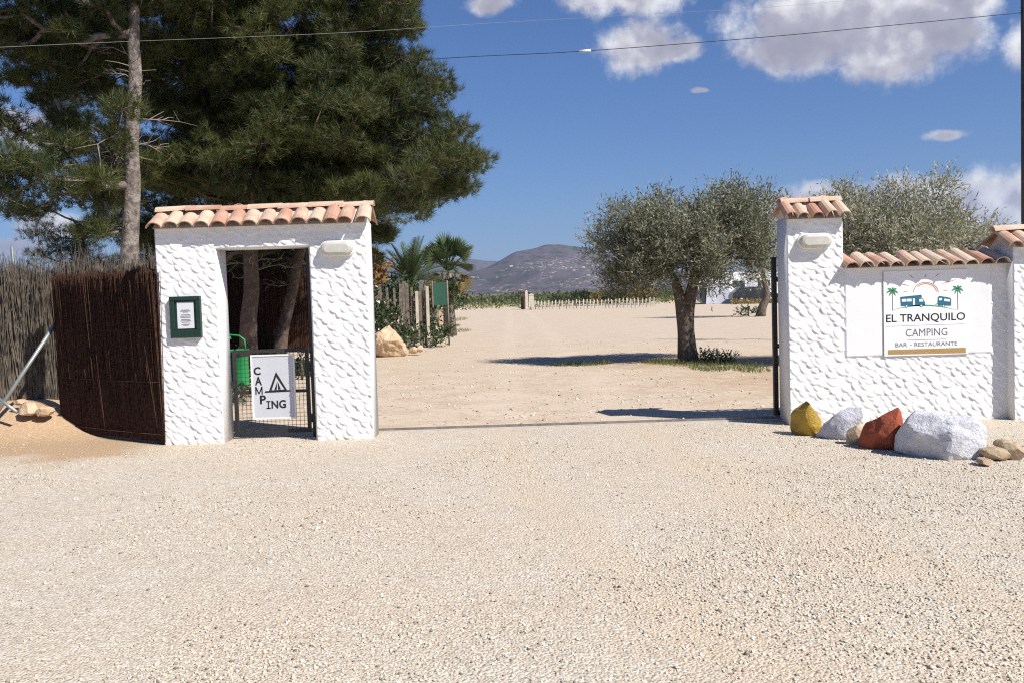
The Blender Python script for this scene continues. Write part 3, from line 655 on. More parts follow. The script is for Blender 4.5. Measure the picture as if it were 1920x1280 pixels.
# ---- sign board
def board():
    bx0, bw, bz1, bh = 4.222, .952, 1.712, .955; y = WY-.028
    t = empty('entrance_sign', (0, 0, 0), label='square white painted sign board with palms, sun and camper vans', cat='sign')
    pn = MB().box(bx0, bx0+bw, y, y+.013, bz1-bh, bz1).build('panel', M_SIGNW2, t)
    MB().box(bx0-.006, bx0-.0005, y-.002, y+.013, bz1-bh, bz1).build('edge_strip', M_LINE, t)
    y -= .0012
    def S(cx, cy):
        u = (cx-510)/850; v = (cy-(180-40*u))/825; return np.array([bx0+bw*u, bz1-bh*v])
    def T(body, ax, bx, top, bot, mat, bold):
        a, b = S(ax, bot), S(bx, top); c = S(bx, bot); me = text_mesh(body, a[0], b[0], 0, S(ax, top)[1]-a[1], y, bold)
        n = len(me.vertices); cc = np.empty(n*3, np.float32); me.vertices.foreach_get('co', cc); cc = cc.reshape(-1, 3); cc[:, 2] += a[1]
        me.vertices.foreach_set('co', cc.ravel()); me.update(); obj('lettering', me, mat, t)
    T('EL TRANQUILO', 530, 1332, 600, 690, M_INK, 0.012)
    T('CAMPING', 727, 1150, 738, 812, M_INK2, 0.0)
    T('BAR', 622, 742, 874, 914, M_INK2, 0.006); T('RESTAURANTE', 815, 1250, 866, 906, M_INK2, 0.006)
    m = MB(); stroke(m, [S(768, 892), S(792, 891)], .005, y); m.build('dash', M_INK2, t)
    m = MB(); stroke(m, [S(525, 716), S(925, 714-19), S(1325, 676)], .004, y); m.build('rule', M_LINE, t)
    m = MB(); stroke(m, [S(740, 845), S(1140, 827)], .006, y); m.build('rule', M_LINE, t)
    m = MB(); flat(m, [S(545, 942), S(1335, 905), S(1335, 958), S(545, 988)], y); m.build('address_band', M_GOLD, t)
    m = MB()
    for k in range(26):
        a = S(580+k*28, 960-k*28*.044); m.box(a[0], a[0]+.012+.01*((k*7) % 3)/3, y-.0016, y-.0008, a[1]-.003, a[1]+.003)
    m.build('small_print', M_LINE, t)
    # hill line
    m = MB(); pts = [S(600+640*k/14., 552-44*math.sin(math.pi*k/14.)**.9-10*k/14.) for k in range(15)]; stroke(m, pts, .014, y, True); m.build('hill_line', M_PGREEN, t)
    # palms
    for cx, cy, bot in ((597, 372, 562), (1256, 340, 540)):
        m = MB(); stroke(m, [S(cx, cy), S(cx+2, bot)], .008, y); tr = m.build('palm_trunk', M_INK2, t)
        m = MB()
        for dx, dy, up in ((-62, 22, 26), (-48, -28, 14), (60, 20, 26), (46, -30, 14), (-30, 45, 16), (32, 44, 16), (6, -42, 4)):
            p0 = S(cx, cy); p2 = S(cx+dx, cy+dy); p1 = (p0+p2)/2+np.array([0, up*.0011])
            stroke(m, [(1-q)**2*p0+2*q*(1-q)*p1+q*q*p2 for q in np.linspace(0, 1, 7)], .022, y-.0006, True)
        m.build('palm_fronds', M_PGREEN, t)
    # sun arcs and rays
    for rad, mat, wd, a0, a1 in ((125, M_RAYR, .007, 2, 178), (108, M_RAYO, .010, 8, 140)):
        m = MB(); stroke(m, [S(937+rad*math.cos(R(a)), 378-rad*.80*math.sin(R(a))) for a in np.linspace(a0, a1, 22)], wd, y); m.build('sun_arc', mat, t)
    for a, b, mat in (((676, 296), (768, 314), M_RAYR), ((698, 380), (764, 364), M_RAYO), ((768, 203), (818, 243), M_RAYR), ((932, 195), (932, 232), M_RAYR), ((1028, 224), (1070, 190), M_RAYR), ((1092, 292), (1248, 243), M_RAYR), ((1110, 356), (1168, 348), M_RAYO)):
        m = MB(); pa, pb = S(*a), S(*b); stroke(m, [pa, (pa+pb)/2, pb], .009, y, True); m.build('sun_ray', mat, t)
    # motorhome and caravan
    def van(polys, wins, wheels):
        m = MB()
        for p in polys: flat(m, [S(*q) for q in p], y)
        vb = m.build('van_symbol', M_TEAL, t); m = MB()
        for p in wins:
            m = MB(); flat(m, [S(*q) for q in p], y-.0008); m.build('window', M_SIGNW2, vb)
        for cx, cy, r in wheels:
            for rr, mt, dy in ((r, M_TEAL, -.0010), (r*.55, M_SIGNW2, -.0016)):
                m = MB(); c = S(cx, cy); flat(m, [(c[0]+rr*math.cos(a), c[1]+rr*math.sin(a)) for a in np.linspace(0, 2*math.pi, 14)[:-1]], y+dy); m.build('wheel', mt, vb)
    van([[(676, 425), (890, 400), (896, 430), (862, 434), (862, 512), (680, 515)], [(862, 434), (905, 436), (925, 470), (928, 505), (862, 512)]],
        [[(692, 446), (738, 443), (738, 470), (692, 472)], [(746, 442), (790, 440), (790, 467), (746, 469)], [(804, 438), (824, 437), (824, 500), (804, 501)], [(868, 442), (898, 442), (912, 466), (868, 468)]],
        [(738, 515, .017), (888, 508, .017)])
    van([[(1056, 420), (1075, 408), (1180, 424), (1192, 440), (1190, 502), (1060, 505), (1052, 470)], [(1030, 488), (1058, 480), (1058, 492), (1030, 494)]],
        [[(1068, 430), (1098, 428), (1098, 450), (1068, 452)], [(1120, 434), (1178, 440), (1178, 462), (1120, 458)]], [(1112, 506, .015)])
board()

# ---- sliding gate parked behind the wall, its track across the drive
def sliding_gate():
    t = empty('sliding_gate', (0, 0, 0), label='black metal sliding gate parked behind the pillar', cat='gate'); x0, x1, y = 3.112, 5.9, 11.44
    MB().box(x0, x0+.05, y-.03, y+.03, .05, 1.93).build('frame_stile', M_BLACK, t); MB().box(x1-.05, x1, y-.03, y+.03, .05, 1.70).build('frame_stile', M_BLACK, t)
    for z in (.05, .85, 1.64): MB().box(x0+.05, x1-.05, y-.025, y+.025, z, z+.05).build('frame_rail', M_BLACK, t)
    for k in range(22): MB().box(x0+.15+k*.12, x0+.168+k*.12, y-.01, y+.01, .101, 1.639).build('bar', M_BLACK, t)
    tr = empty('gate_track', (0, 0, 0), label='thin steel gate track set in the gravel across the drive', cat='rail')
    MB().box(-1.62, 6.0, 11.36, 11.50, -.05, .018).build('concrete_strip', M_CONC, tr)
    MB().box(-1.62, 6.0, 11.385, 11.415, .0, .045).build('rail', M_RAIL, tr)
sliding_gate()

# ------------------------------------------------------------------ vegetation builders
def unit(v): return v/(np.linalg.norm(v, axis=-1, keepdims=True)+1e-9)
def blades(base, dirs, L, wd, sideways=None):
    """one thin triangle per needle"""
    n = len(base); s = unit(np.cross(dirs, unit(rng.normal(size=(n, 3)))))*wd[:, None]*0.5
    V = np.stack([base-s, base+s, base+dirs*L[:, None]], 1).reshape(-1, 3)
    return V, np.arange(3*n).reshape(-1, 3)
def diamonds(base, dirs, L, wd):
    """one folded four-cornered leaf each"""
    n = len(base); s = unit(np.cross(dirs, unit(rng.normal(size=(n, 3)))))*wd[:, None]*0.5
    mid = base+dirs*(L*0.45)[:, None]
    V = np.stack([base, mid+s, base+dirs*L[:, None], mid-s], 1).reshape(-1, 3)
    return V, np.arange(4*n).reshape(-1, 4)
def skeleton(trunk, targets, r_tip, expo=0.42, up=0.25, jit=0.12):
    """grow limbs from the trunk to every clump; returns list of (pts, radii)"""
    nodes = []; par = []; cnt = []
    tp = np.array([t[:3] for t in trunk]); tr = np.array([t[3] for t in trunk])
    for i in range(len(tp)-1):
        for k in range(4): nodes.append(tp[i]+(tp[i+1]-tp[i])*k/4); par.append(len(nodes)-2)
    nodes.append(tp[-1]); par.append(len(nodes)-2); ntr = len(nodes); depth = [0]*ntr
    segs = []
    axis = tp[len(tp)//2]
    order = np.argsort([np.min(np.linalg.norm(np.array(nodes[:ntr])-c, axis=1)) for c in targets])
    for ti in order:
        c = targets[ti]; N = np.array(nodes); d = np.linalg.norm(N-c, axis=1)
        pen = np.where(N[:, 2] > c[2]+0.1, 1.2*(N[:, 2]-c[2]-0.1), 0)+0.10*np.array(depth)
        pen[:ntr] += 0.15
        if ntr > 4: pen[:max(1, ntr//6)] += 2.0
        b = int(np.argmin(d+pen)); p0 = N[b]; L = np.linalg.norm(c-p0); k = max(2, int(L/0.5)+1); prev = b
        for q in range(1, k+1):
            f = q/k; p = p0+(c-p0)*f+np.array([0, 0, -up*L*0.35*math.sin(math.pi*f)])+(rng.normal(0, jit*0.35*min(L, 1.5), 3) if q < k else 0)
            nodes.append(p); par.append(prev); depth.append(depth[prev]+1); prev = len(nodes)-1
    cnt = np.ones(len(nodes))
    for i in range(len(nodes)-1, ntr-1, -1): cnt[par[i]] += cnt[i]*1.0
    out = [([tuple(p) for p in tp], list(tr))]; used = set()
    kids = {}
    for i in range(ntr, len(nodes)): kids.setdefault(par[i], []).append(i)
    rad = r_tip*cnt**expo
    starts = [(p, k) for p in kids for j, k in enumerate(sorted(kids[p], key=lambda q: -cnt[q])) if p < ntr or j > 0]
    for p, k in starts:
        pts = [nodes[p], nodes[k]]; rr = [min(rad[k]*1.15, rad[p] if p >= ntr else 9), rad[k]]
        while k in kids:
            k = max(kids[k], key=lambda q: cnt[q]); pts.append(nodes[k]); rr.append(rad[k])
        rr[-1] = r_tip*0.6; out.append((pts, rr))
    return out
def limbs_mesh(sk, n0=10, n=5, wob=0.0):
    m = MB()
    for i, (pts, rr) in enumerate(sk): m.tube(pts, rr, n0 if i == 0 else n, True, True)
    return m
def smooth_path(ctrl, n):
    c = np.array(ctrl, float); t = np.linspace(0, len(c)-1, n); out = []
    for u in t:
        i = min(int(u), len(c)-2); f = u-i; p = [c[max(i-1, 0)], c[i], c[i+1], c[min(i+2, len(c)-1)]]
        out.append(0.5*((2*p[1])+(-p[0]+p[2])*f+(2*p[0]-5*p[1]+4*p[2]-p[3])*f*f+(-p[0]+3*p[1]-3*p[2]+p[3])*f**3))
    return out
def ellipsoid_fill(ells, spacing, shell=0.35):
    """clump centres spread through a union of ellipsoids (c, r) keeping their distance"""
    pts = []
    for c, r in ells:
        vol = 4.19*r[0]*r[1]*r[2]; n = int(vol/(spacing**3)*1.5)+3
        u = unit(rng.normal(size=(n, 3)))*(rng.random((n, 1))**shell); pts.append(np.array(c)+u*np.array(r))
    P = np.concatenate(pts); rng.shuffle(P); keep = []
    for p in P:
        if not keep or np.min(np.linalg.norm(np.array(keep)-p, axis=1)) > spacing*0.8: keep.append(p)
    return np.array(keep)

# ------------------------------------------------------------------ pines
def pine(name, label, trunk, ells, spacing, tufts, needles, clump_r=0.42, dead=14, bark=None, group='pine trees behind the gate house'):
    base = trunk[0][:3]; t = empty(name, base, label=label, cat='tree', group=group); b0 = np.array(base)
    C = ellipsoid_fill(ells, spacing)
    sk = skeleton(trunk, C, 0.017, 0.40)
    m = limbs_mesh(sk, 12, 5)
    k = len(C); cs = np.repeat(C, tufts, 0); n = len(cs)
    off = unit(rng.normal(size=(n, 3)))*(rng.random((n, 1))**0.45)*np.array([1, 1, .55])
    cr = np.repeat(clump_r*rng.uniform(.65, 1.25, k), tufts)[:, None]
    tp = cs+off*cr; td = unit(off*0.7+np.array([0, 0, .55])+rng.normal(0, .35, (n, 3)))
    # twigs to some tufts
    for i in range(0, n, 6): m.tube([cs[i], (cs[i]+tp[i])/2+rng.normal(0, .03, 3), tp[i]], [.010, .008, .005], 3, False, False)
    tr = obj('trunk', m.mesh('trunk'), bark or M_PBARK, t); tr.data.transform(Matrix.Translation(-Vector(base)))
    nb = np.repeat(tp, needles, 0)+rng.normal(0, .02, (n*needles, 3)); nd = unit(np.repeat(td, needles, 0)+rng.normal(0, .55, (n*needles, 3)))
    V, Fc = blades(nb, nd, rng.uniform(.11, .23, len(nb)), rng.uniform(.006, .012, len(nb)))
    obj('crown', arr_mesh('crown', V-b0, Fc), M_PINE, t)
    # bare dead side branches
    top = np.array([p[:3] for p in trunk]); dm = MB()
    for q in range(dead):
        f = rng.uniform(.30, .95)*(len(top)-1); i = int(f); p = top[i]+(top[min(i+1, len(top)-1)]-top[i])*(f-i); a = rng.uniform(0, 2*math.pi); L = rng.uniform(.5, 1.7)
        d = np.array([math.cos(a), math.sin(a)*.7, rng.uniform(.05, .7)]); d /= np.linalg.norm(d)
        pts = [p]
        for s_ in range(4): pts.append(pts[-1]+(d+rng.normal(0, .30, 3)+np.array([0, 0, -.12*s_]))*L/4)
        dm.tube(pts, [.011, .010, .008, .006, .003], 4, False, True)
        for s_ in range(5):
            j = rng.integers(1, 4); e = unit(d+rng.normal(0, .6, 3)); q2 = pts[j]; dm.tube([q2, q2+e*L*.15, q2+e*L*.3+rng.normal(0, .04, 3)], [.009, .006, .003], 3, False, False)
    if dead:
        dd = dm.build('dead_branches', M_DEAD, t, kind='stuff'); dd.data.transform(Matrix.Translation(-Vector(base)))
    return t
def E_(px, py, rx, ry, Y, ryd):               # ellipsoid surveyed from the photograph: centre, half width, half height, depth, half depth
    c = at(px, py, Y); s_ = Y/F; return (tuple(c), (rx*s_, ryd, ry*s_))
gA = at(243, 560, 17.0)
def tr_pts(ctrl, n=12):
    sp = smooth_path([c[:3] for c in ctrl], n); rr = np.interp(np.linspace(0, len(ctrl)-1, n), range(len(ctrl)), [c[3] for c in ctrl])
    return [(*p, r) for p, r in zip(sp, rr)]
pA = lambda px, py, r: (*at(px, py, 17.0), r)
pine('pine_tree', 'tall pine with straight pale trunk rising behind the reed fence',
     tr_pts([(gA[0]-.05, 17.0, 0.1, .20), pA(243, 480, .155), pA(249, 350, .135), pA(246, 260, .125), pA(254, 150, .115), pA(250, 60, .10), pA(256, -120, .08), pA(262, -330, .04)], 20),
     [E_(150, 60, 130, 100, 18.2, 1.3), E_(225, 330, 60, 70, 18.3, .9), E_(110, 250, 60, 40, 17.6, .9), E_(110, 40, 120, 85, 17, 1.3), E_(30, 70, 60, 70, 17.5, 1.2), E_(100, 165, 80, 45, 17.5, 1.2), E_(95, 315, 110, 55, 16.2, 1.0), E_(20, 350, 50, 60, 16.0, .8), E_(190, 290, 50, 60, 16.3, .8), E_(215, 190, 60, 45, 16.2, .6), E_(180, 415, 45, 30, 16.5, .7),
      E_(260, -130, 260, 130, 17, 1.8), E_(150, 110, 90, 60, 18.5, 1.2), E_(-40, 240, 60, 40, 17, 1.0), E_(70, -60, 170, 70, 17, 1.5)],
     0.56, 80, 20, 0.42, 18)
gB = gp(470, 690); YB = 21.0
pB = lambda px, py, r: (*at(px, py, YB), r)
pine('pine_tree', 'broad dark pine whose crown hangs over the gate house roof',
     tr_pts([(*at(466, 706, YB), .23), pB(466, 600, .185), pB(472, 540, .17), pB(470, 440, .16), pB(490, 300, .17), pB(505, 120, .14), pB(520, -100, .09), pB(525, -360, .04)], 20),
     [E_(520, 110, 250, 150, 21, 2.6), E_(690, 50, 105, 110, 21, 2.2), E_(640, 235, 190, 110, 20.5, 2.4), E_(815, 305, 92, 82, 20.0, 1.8), E_(745, 365, 100, 55, 19.5, 1.8), E_(470, 300, 210, 80, 20.5, 2.2), E_(340, 170, 90, 140, 20.5, 2.0),
      E_(560, -150, 260, 140, 21, 2.6), E_(400, -60, 140, 120, 21, 2), E_(660, 415, 80, 50, 21, 1.2), E_(560, 370, 120, 50, 20.5, 1.5), E_(775, 190, 60, 60, 21, 1.4), E_(700, 460, 35, 28, 21, .8), E_(330, 330, 70, 60, 21.5, 1.4), E_(290, 450, 45, 55, 22, .9), E_(440, 200, 120, 120, 22.5, 1.2), E_(620, 330, 120, 70, 22.5, 1.2)],
     0.60, 84, 22, 0.48, 40, bark=M_SHADEBARK)
YC = 26.0
pC = lambda px, py, r: (*at(px, py, YC), r)
pine('pine_tree', 'leaning pine trunk seen through the doorway, crown behind the others',
     tr_pts([(*at(524, 672, YC), .21), pC(530, 620, .165), pC(547, 550, .15), pC(560, 480, .14), pC(590, 350, .15), pC(610, 180, .1), pC(620, 40, .05)], 16),
     [E_(600, 250, 150, 120, 26, 2), E_(690, 400, 60, 50, 25.5, 1.2), E_(450, 420, 130, 60, 26, 1.6), E_(330, 440, 80, 60, 25, 1.6), E_(540, 430, 90, 45, 26, 1.4), E_(310, 360, 70, 60, 24.5, 1.5), E_(650, 345, 120, 60, 24.7, 1.2), E_(560, 365, 120, 50, 24.7, 1.2), E_(470, 385, 100, 45, 24.7, 1.2), E_(480, 480, 110, 32, 27.5, 1.2), E_(590, 490, 60, 36, 27.5, 1.2), E_(300, 470, 60, 40, 24.5, 1.0), E_(250, 330, 70, 90, 25, 1.2), E_(210, 200, 110, 120, 25, 1.5), E_(140, 90, 120, 90, 25, 1.5)],  # some clumps unseen behind the broad pine are added to shade the heather hedge
     0.74, 70, 16, 0.58, 6, bark=M_SHADEBARK)
pD = lambda px, py, r: (*at(px, py, 27.0), r)
pine('pine_tree', 'small dark pine low behind the reed fence at left',
     tr_pts([(*at(150, 640, 27.0), .2), pD(150, 560, .16), pD(152, 500, .12), pD(154, 420, .05)], 10),
     [E_(165, 440, 90, 32, 27, 1.5), E_(90, 470, 45, 22, 27, 1.0), E_(215, 400, 50, 40, 27, 1.2), E_(160, 490, 90, 25, 27, 1.2), E_(60, 400, 40, 20, 27, .8), E_(190, 340, 60, 50, 27, 1.2)], 0.75, 60, 16, 0.55, 4)

# ------------------------------------------------------------------ broad-leaved trees and shrubs
def leaf_tree(name, label, cat, base, trunks, ells, spacing, shoots, leaves, leafL, mat, bark, shootL=0.34, group=None, r_tip=0.010, upd=0.45, flowers=0, expo=0.45, wide=0.27):
    t = empty(name, base, label=label, cat=cat, group=group); b0 = np.array(base)
    C = ellipsoid_fill(ells, spacing); m = MB()
    own = np.argmin([[np.linalg.norm(c-np.array(tk[-1][:3])) for tk in trunks] for c in C], 1) if len(trunks) > 1 else np.zeros(len(C), int)
    for k, tk in enumerate(trunks):
        Ck = C[own == k]
        sk = skeleton(tk, Ck, r_tip, expo, 0.05, 0.2) if len(Ck) else [([p[:3] for p in tk], [p[3] for p in tk])]
        for i, (pts, rr) in enumerate(sk): m.tube(pts, rr, 12 if i == 0 else 5, True, True)
    bm_ = m.mesh('trunk')
    tr = obj('trunk' if cat == 'tree' else 'stems', bm_, bark, t); bm_.transform(Matrix.Translation(-Vector(base)))
    n = len(C)*shoots; cs = np.repeat(C, shoots, 0); cr = spacing*0.66
    off = unit(rng.normal(size=(n, 3)))*(rng.random((n, 1))**0.5); sp = cs+off*cr
    sdir = unit(off*0.7+np.array([0, 0, upd])+rng.normal(0, .45, (n, 3)))
    N = n*leaves; f = np.tile(np.linspace(0.05, 1, leaves), n); lb = np.repeat(sp, leaves, 0)+np.repeat(sdir, leaves, 0)*(f*shootL*np.repeat(rng.uniform(.6, 1.3, n), leaves))[:, None]
    ld = unit(np.repeat(sdir, leaves, 0)*.9+rng.normal(0, .5, (N, 3)))
    L = leafL*rng.uniform(.65, 1.25, N); V, Fc = diamonds(lb, ld, L, L*wide)
    obj('crown' if cat == 'tree' else 'foliage', arr_mesh('crown', V-b0, Fc), mat, t)
    if flowers:
        k = rng.integers(0, N, flowers); fb = lb[k]+np.array([0, -.05, .02])
        fd = unit(rng.normal(size=(flowers*4, 3))); V, Fc = diamonds(np.repeat(fb, 4, 0), fd, np.full(flowers*4, .06), np.full(flowers*4, .06))
        obj('blossom', arr_mesh('blossom', V-b0, Fc), M_WHITEFL, t, kind='stuff')
    return t
def EO(px, py, rx, ry, Y, ryd): return E_(px, py, max(9, rx*.90-5), max(8, ry*.84-4), Y, ryd*.9)
YO = 20.9; oP = lambda px, py, r, Y=YO: (*at(px, py, Y), r)
leaf_tree('olive_tree', 'olive with forked dark trunk standing alone in the gravel court', 'tree', at(1290, 678, YO),
    [tr_pts([oP(1292, 684, .27), oP(1289, 664, .22), oP(1286, 620, .18), oP(1282, 585, .18), oP(1274, 555, .12), oP(1262, 520, .085), oP(1245, 485, .06)], 14),
     tr_pts([oP(1290, 640, .15), oP(1288, 590, .16), oP(1296, 550, .13), oP(1304, 515, .11), oP(1312, 480, .07)], 10)],
    [EO(1378, 374, 34, 30, YO, .6), EO(1248, 388, 28, 22, YO, .6), EO(1158, 404, 34, 26, YO, .7), EO(1425, 398, 32, 30, YO, .7), EO(1310, 392, 22, 18, YO, .5), EO(1175, 519, 52, 30, YO, 1.2), EO(1330, 502, 50, 22, YO, 1.1), EO(1240, 454, 100, 70, YO, 1.6), EO(1160, 444, 50, 50, YO, 1.0), EO(1150, 423, 32, 26, YO, .7), EO(1200, 423, 62, 38, YO, 1.1), EO(1300, 428, 85, 46, YO, 1.4), EO(1330, 469, 85, 55, YO, 1.4), EO(1375, 434, 65, 60, YO, 1.2), EO(1362, 394, 26, 24, YO, .5), EO(1240, 407, 24, 16, YO, .5), EO(1290, 400, 26, 15, YO, .5), EO(1195, 509, 42, 28, YO, 1.0), EO(1290, 519, 80, 20, YO, 1.1), EO(1410, 438, 40, 50, YO+.6, .9), EO(1130, 469, 22, 30, YO, .6), EO(1420, 474, 32, 50, YO+.8, .8)],
    0.45, 80, 11, 0.082, M_OLIVE, M_OBARK, 0.36, group='olive trees of the camp site')
YO2 = 19.0
leaf_tree('olive_tree', 'silvery olive crown rising behind the tiled entrance wall', 'tree', (*at(1660, 680, YO2)[:2], 0),
    [tr_pts([(*at(1665, 690, YO2), .24), oP(1660, 640, .19, YO2), oP(1650, 580, .17, YO2), oP(1630, 520, .11, YO2), oP(1610, 470, .07, YO2)], 12),
     tr_pts([oP(1660, 630, .14, YO2), oP(1680, 570, .13, YO2), oP(1710, 510, .1, YO2), oP(1735, 460, .06, YO2)], 10)],
    [EO(1668, 374, 40, 30, YO2, .6), EO(1758, 372, 38, 30, YO2, .6), EO(1590, 392, 34, 28, YO2, .6), EO(1835, 440, 30, 30, YO2, .6), EO(1505, 430, 30, 44, YO2, .6), EO(1650, 444, 130, 62, YO2, 1.6), EO(1570, 431, 60, 52, YO2, 1.1), EO(1665, 405, 45, 26, YO2, .7), EO(1600, 408, 30, 20, YO2, .6), EO(1755, 400, 34, 24, YO2, .6), EO(1730, 421, 45, 35, YO2, .9), EO(1770, 443, 68, 50, YO2, 1.3), EO(1815, 463, 30, 34, YO2, .7), EO(1640, 498, 150, 40, YO2, 1.4), EO(1560, 468, 70, 50, YO2, 1.1)],
    0.45, 76, 11, 0.082, M_OLIVE2, M_OBARK, 0.36, group='olive trees of the camp site')
YO3 = 50.0
leaf_tree('olive_tree', 'distant leaning olive beside the caravans', 'tree', at(1428, 593, YO3),
    [tr_pts([oP(1426, 594, .28, YO3), oP(1430, 575, .22, YO3), oP(1438, 555, .18, YO3), oP(1432, 520, .12, YO3), oP(1425, 480, .06, YO3)], 10)],
    [E_(1425, 440, 42, 75, YO3, 1.6), E_(1400, 480, 40, 50, YO3, 1.3), E_(1440, 500, 35, 45, YO3, 1.2), E_(1420, 390, 30, 30, YO3, .9), E_(1400, 520, 30, 22, YO3, 1.0)],
    0.62, 16, 7, 0.14, M_OLIVE2, M_OBARK, 0.5, group='olive trees of the camp site')
def shrub(name, label, base, ells, spacing, shoots, leaves, leafL, mat, shootL=.25, group=None, flowers=0, wide=.45, upd=.45):
    return leaf_tree(name, label, 'shrub', tuple(base), [[(*base, .03), (base[0]+.02, base[1], base[2]+.15, .025), (base[0], base[1]+.03, base[2]+.35, .018)]], ells, spacing, shoots, leaves, leafL, mat, M_OBARK, shootL, group, .006, upd, flowers, .4, wide)
b = gp(735, 648)
shrub('garden_shrub', 'leafy green shrub with white flowers before the slat fence', b, [E_(725, 615, 36, 24, 27.5, .9), E_(768, 632, 24, 14, 27.8, .6), E_(702, 588, 22, 34, 27.6, .7)], .30, 14, 7, .11, M_SHRUB, flowers=46)
b = gp(812, 645)
shrub('garden_shrub', 'low green shrub at the end of the slat fence', b, [E_(815, 630, 24, 14, 30, .6), E_(800, 612, 14, 22, 30.3, .5)], .30, 12, 7, .12, M_SHRUB)
b = gp(712, 640)
shrub('dry_shrub', 'tall ochre dry-leaved shrub beside the gate house edge', (b[0], 28.6, 0), [E_(710, 500, 14, 18, 28.6, .5), E_(704, 525, 14, 14, 28.6, .4)], .26, 14, 7, .13, M_DRYSH)
shrub('garden_shrub', 'dark green shrub beside the green litter bin', (*gp(452, 745)[:2], 0), [E_(452, 715, 18, 34, 15.2, .45), E_(470, 700, 14, 18, 15.6, .4)], .18, 12, 7, .07, M_SHRUB)
shrub('garden_shrub', 'green shrub right behind the camping sign', (*gp(566, 712)[:2], 0), [E_(568, 700, 13, 16, 20.0, .45), E_(545, 690, 20, 16, 20.5, .5)], .22, 12, 7, .08, M_SHRUB)
shrub('garden_shrub', 'tuft of weeds and low shrub at the foot of the olive', (*gp(1345, 684)[:2], 0), [E_(1345, 675, 32, 8, 20.4, .5), E_(1322, 667, 10, 8, 20.5, .3)], .18, 12, 7, .06, M_WEED, .16)
shrub('garden_shrub', 'dark round cushion shrub near the distant leaning olive', (*gp(1403, 593)[:2], 0), [E_(1403, 586, 17, 6, 50, .6)], .32, 12, 7, .12, M_SHRUB)

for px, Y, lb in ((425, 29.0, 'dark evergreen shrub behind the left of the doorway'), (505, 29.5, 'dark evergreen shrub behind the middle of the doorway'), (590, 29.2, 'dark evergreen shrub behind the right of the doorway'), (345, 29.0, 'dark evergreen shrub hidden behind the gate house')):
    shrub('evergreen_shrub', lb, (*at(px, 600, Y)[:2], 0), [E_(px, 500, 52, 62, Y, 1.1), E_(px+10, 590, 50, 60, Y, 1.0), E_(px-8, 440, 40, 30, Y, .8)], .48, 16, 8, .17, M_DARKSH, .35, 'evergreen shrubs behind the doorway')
shrub('garden_shrub', 'grey-green shrub under the date palm', (*at(752, 600, 31.5)[:2], 0), [E_(752, 555, 36, 26, 31.5, .8), E_(728, 560, 24, 24, 31.5, .7)], .36, 13, 7, .13, M_SHRUB)
shrub('garden_shrub', 'dark shrub massed behind the slat fence and boulder', (*at(715, 600, 32)[:2], 0), [E_(715, 560, 34, 40, 32, .8), E_(795, 565, 24, 34, 32.5, .7)], .40, 14, 7, .14, M_SHRUB)
shrub('garden_shrub', 'bushy shrub hiding the fan palm trunk', (*at(845, 600, 37)[:2], 0), [E_(845, 553, 22, 22, 37, .8), E_(815, 548, 24, 18, 36.5, .8)], .42, 13, 7, .16, M_SHRUB)
# ---- palms
def date_palm(base, top, n, L, label, seed):
    rg = np.random.default_rng(seed); t = empty('date_palm', base, label=label, cat='palm'); b0 = Vector(base); top = np.array(top)
    m = MB(); m.tube([base, (np.array(base)+top)/2, top], [.22, .20, .17], 10); o = m.build('trunk', M_OLDWOOD, t); o.data.transform(Matrix.Translation(-b0))
    for k in range(n):
        a = 2*math.pi*k/n+rg.normal(0, .15); el = R(rg.uniform(15, 82)); d = np.array([math.cos(a)*math.cos(el), math.sin(a)*math.cos(el), math.sin(el)]); LL = L*rg.uniform(.8, 1.1)
        pts = [top+d*LL*f+np.array([0, 0, -.42*LL*f*f*math.cos(el)]) for f in np.linspace(0, 1, 8)]
        m = MB(); m.tube(pts, [.02, .018, .015, .013, .011, .009, .006, .003], 3, False)
        for f in np.linspace(.18, .99, 34):
            i = min(int(f*7), 6); p = pts[i]+(pts[i+1]-pts[i])*(f*7-i); tg = unit(pts[i+1]-pts[i]); sd_ = unit(np.cross(tg, [0, 0, 1.])); up_ = np.cross(sd_, tg)
            ll = .42*LL*.5*math.sin(math.pi*(.15+.8*f))
            for s_ in (-1, 1):
                e = unit(sd_*s_*.75+tg*.55+up_*.32+rg.normal(0, .05, 3)); q = p+e*ll; wv = tg*.016; m.add([p-wv, p+wv, q], [(0, 1, 2)])
        o = m.build('frond', M_PALM, t); o.data.transform(Matrix.Translation(-b0))
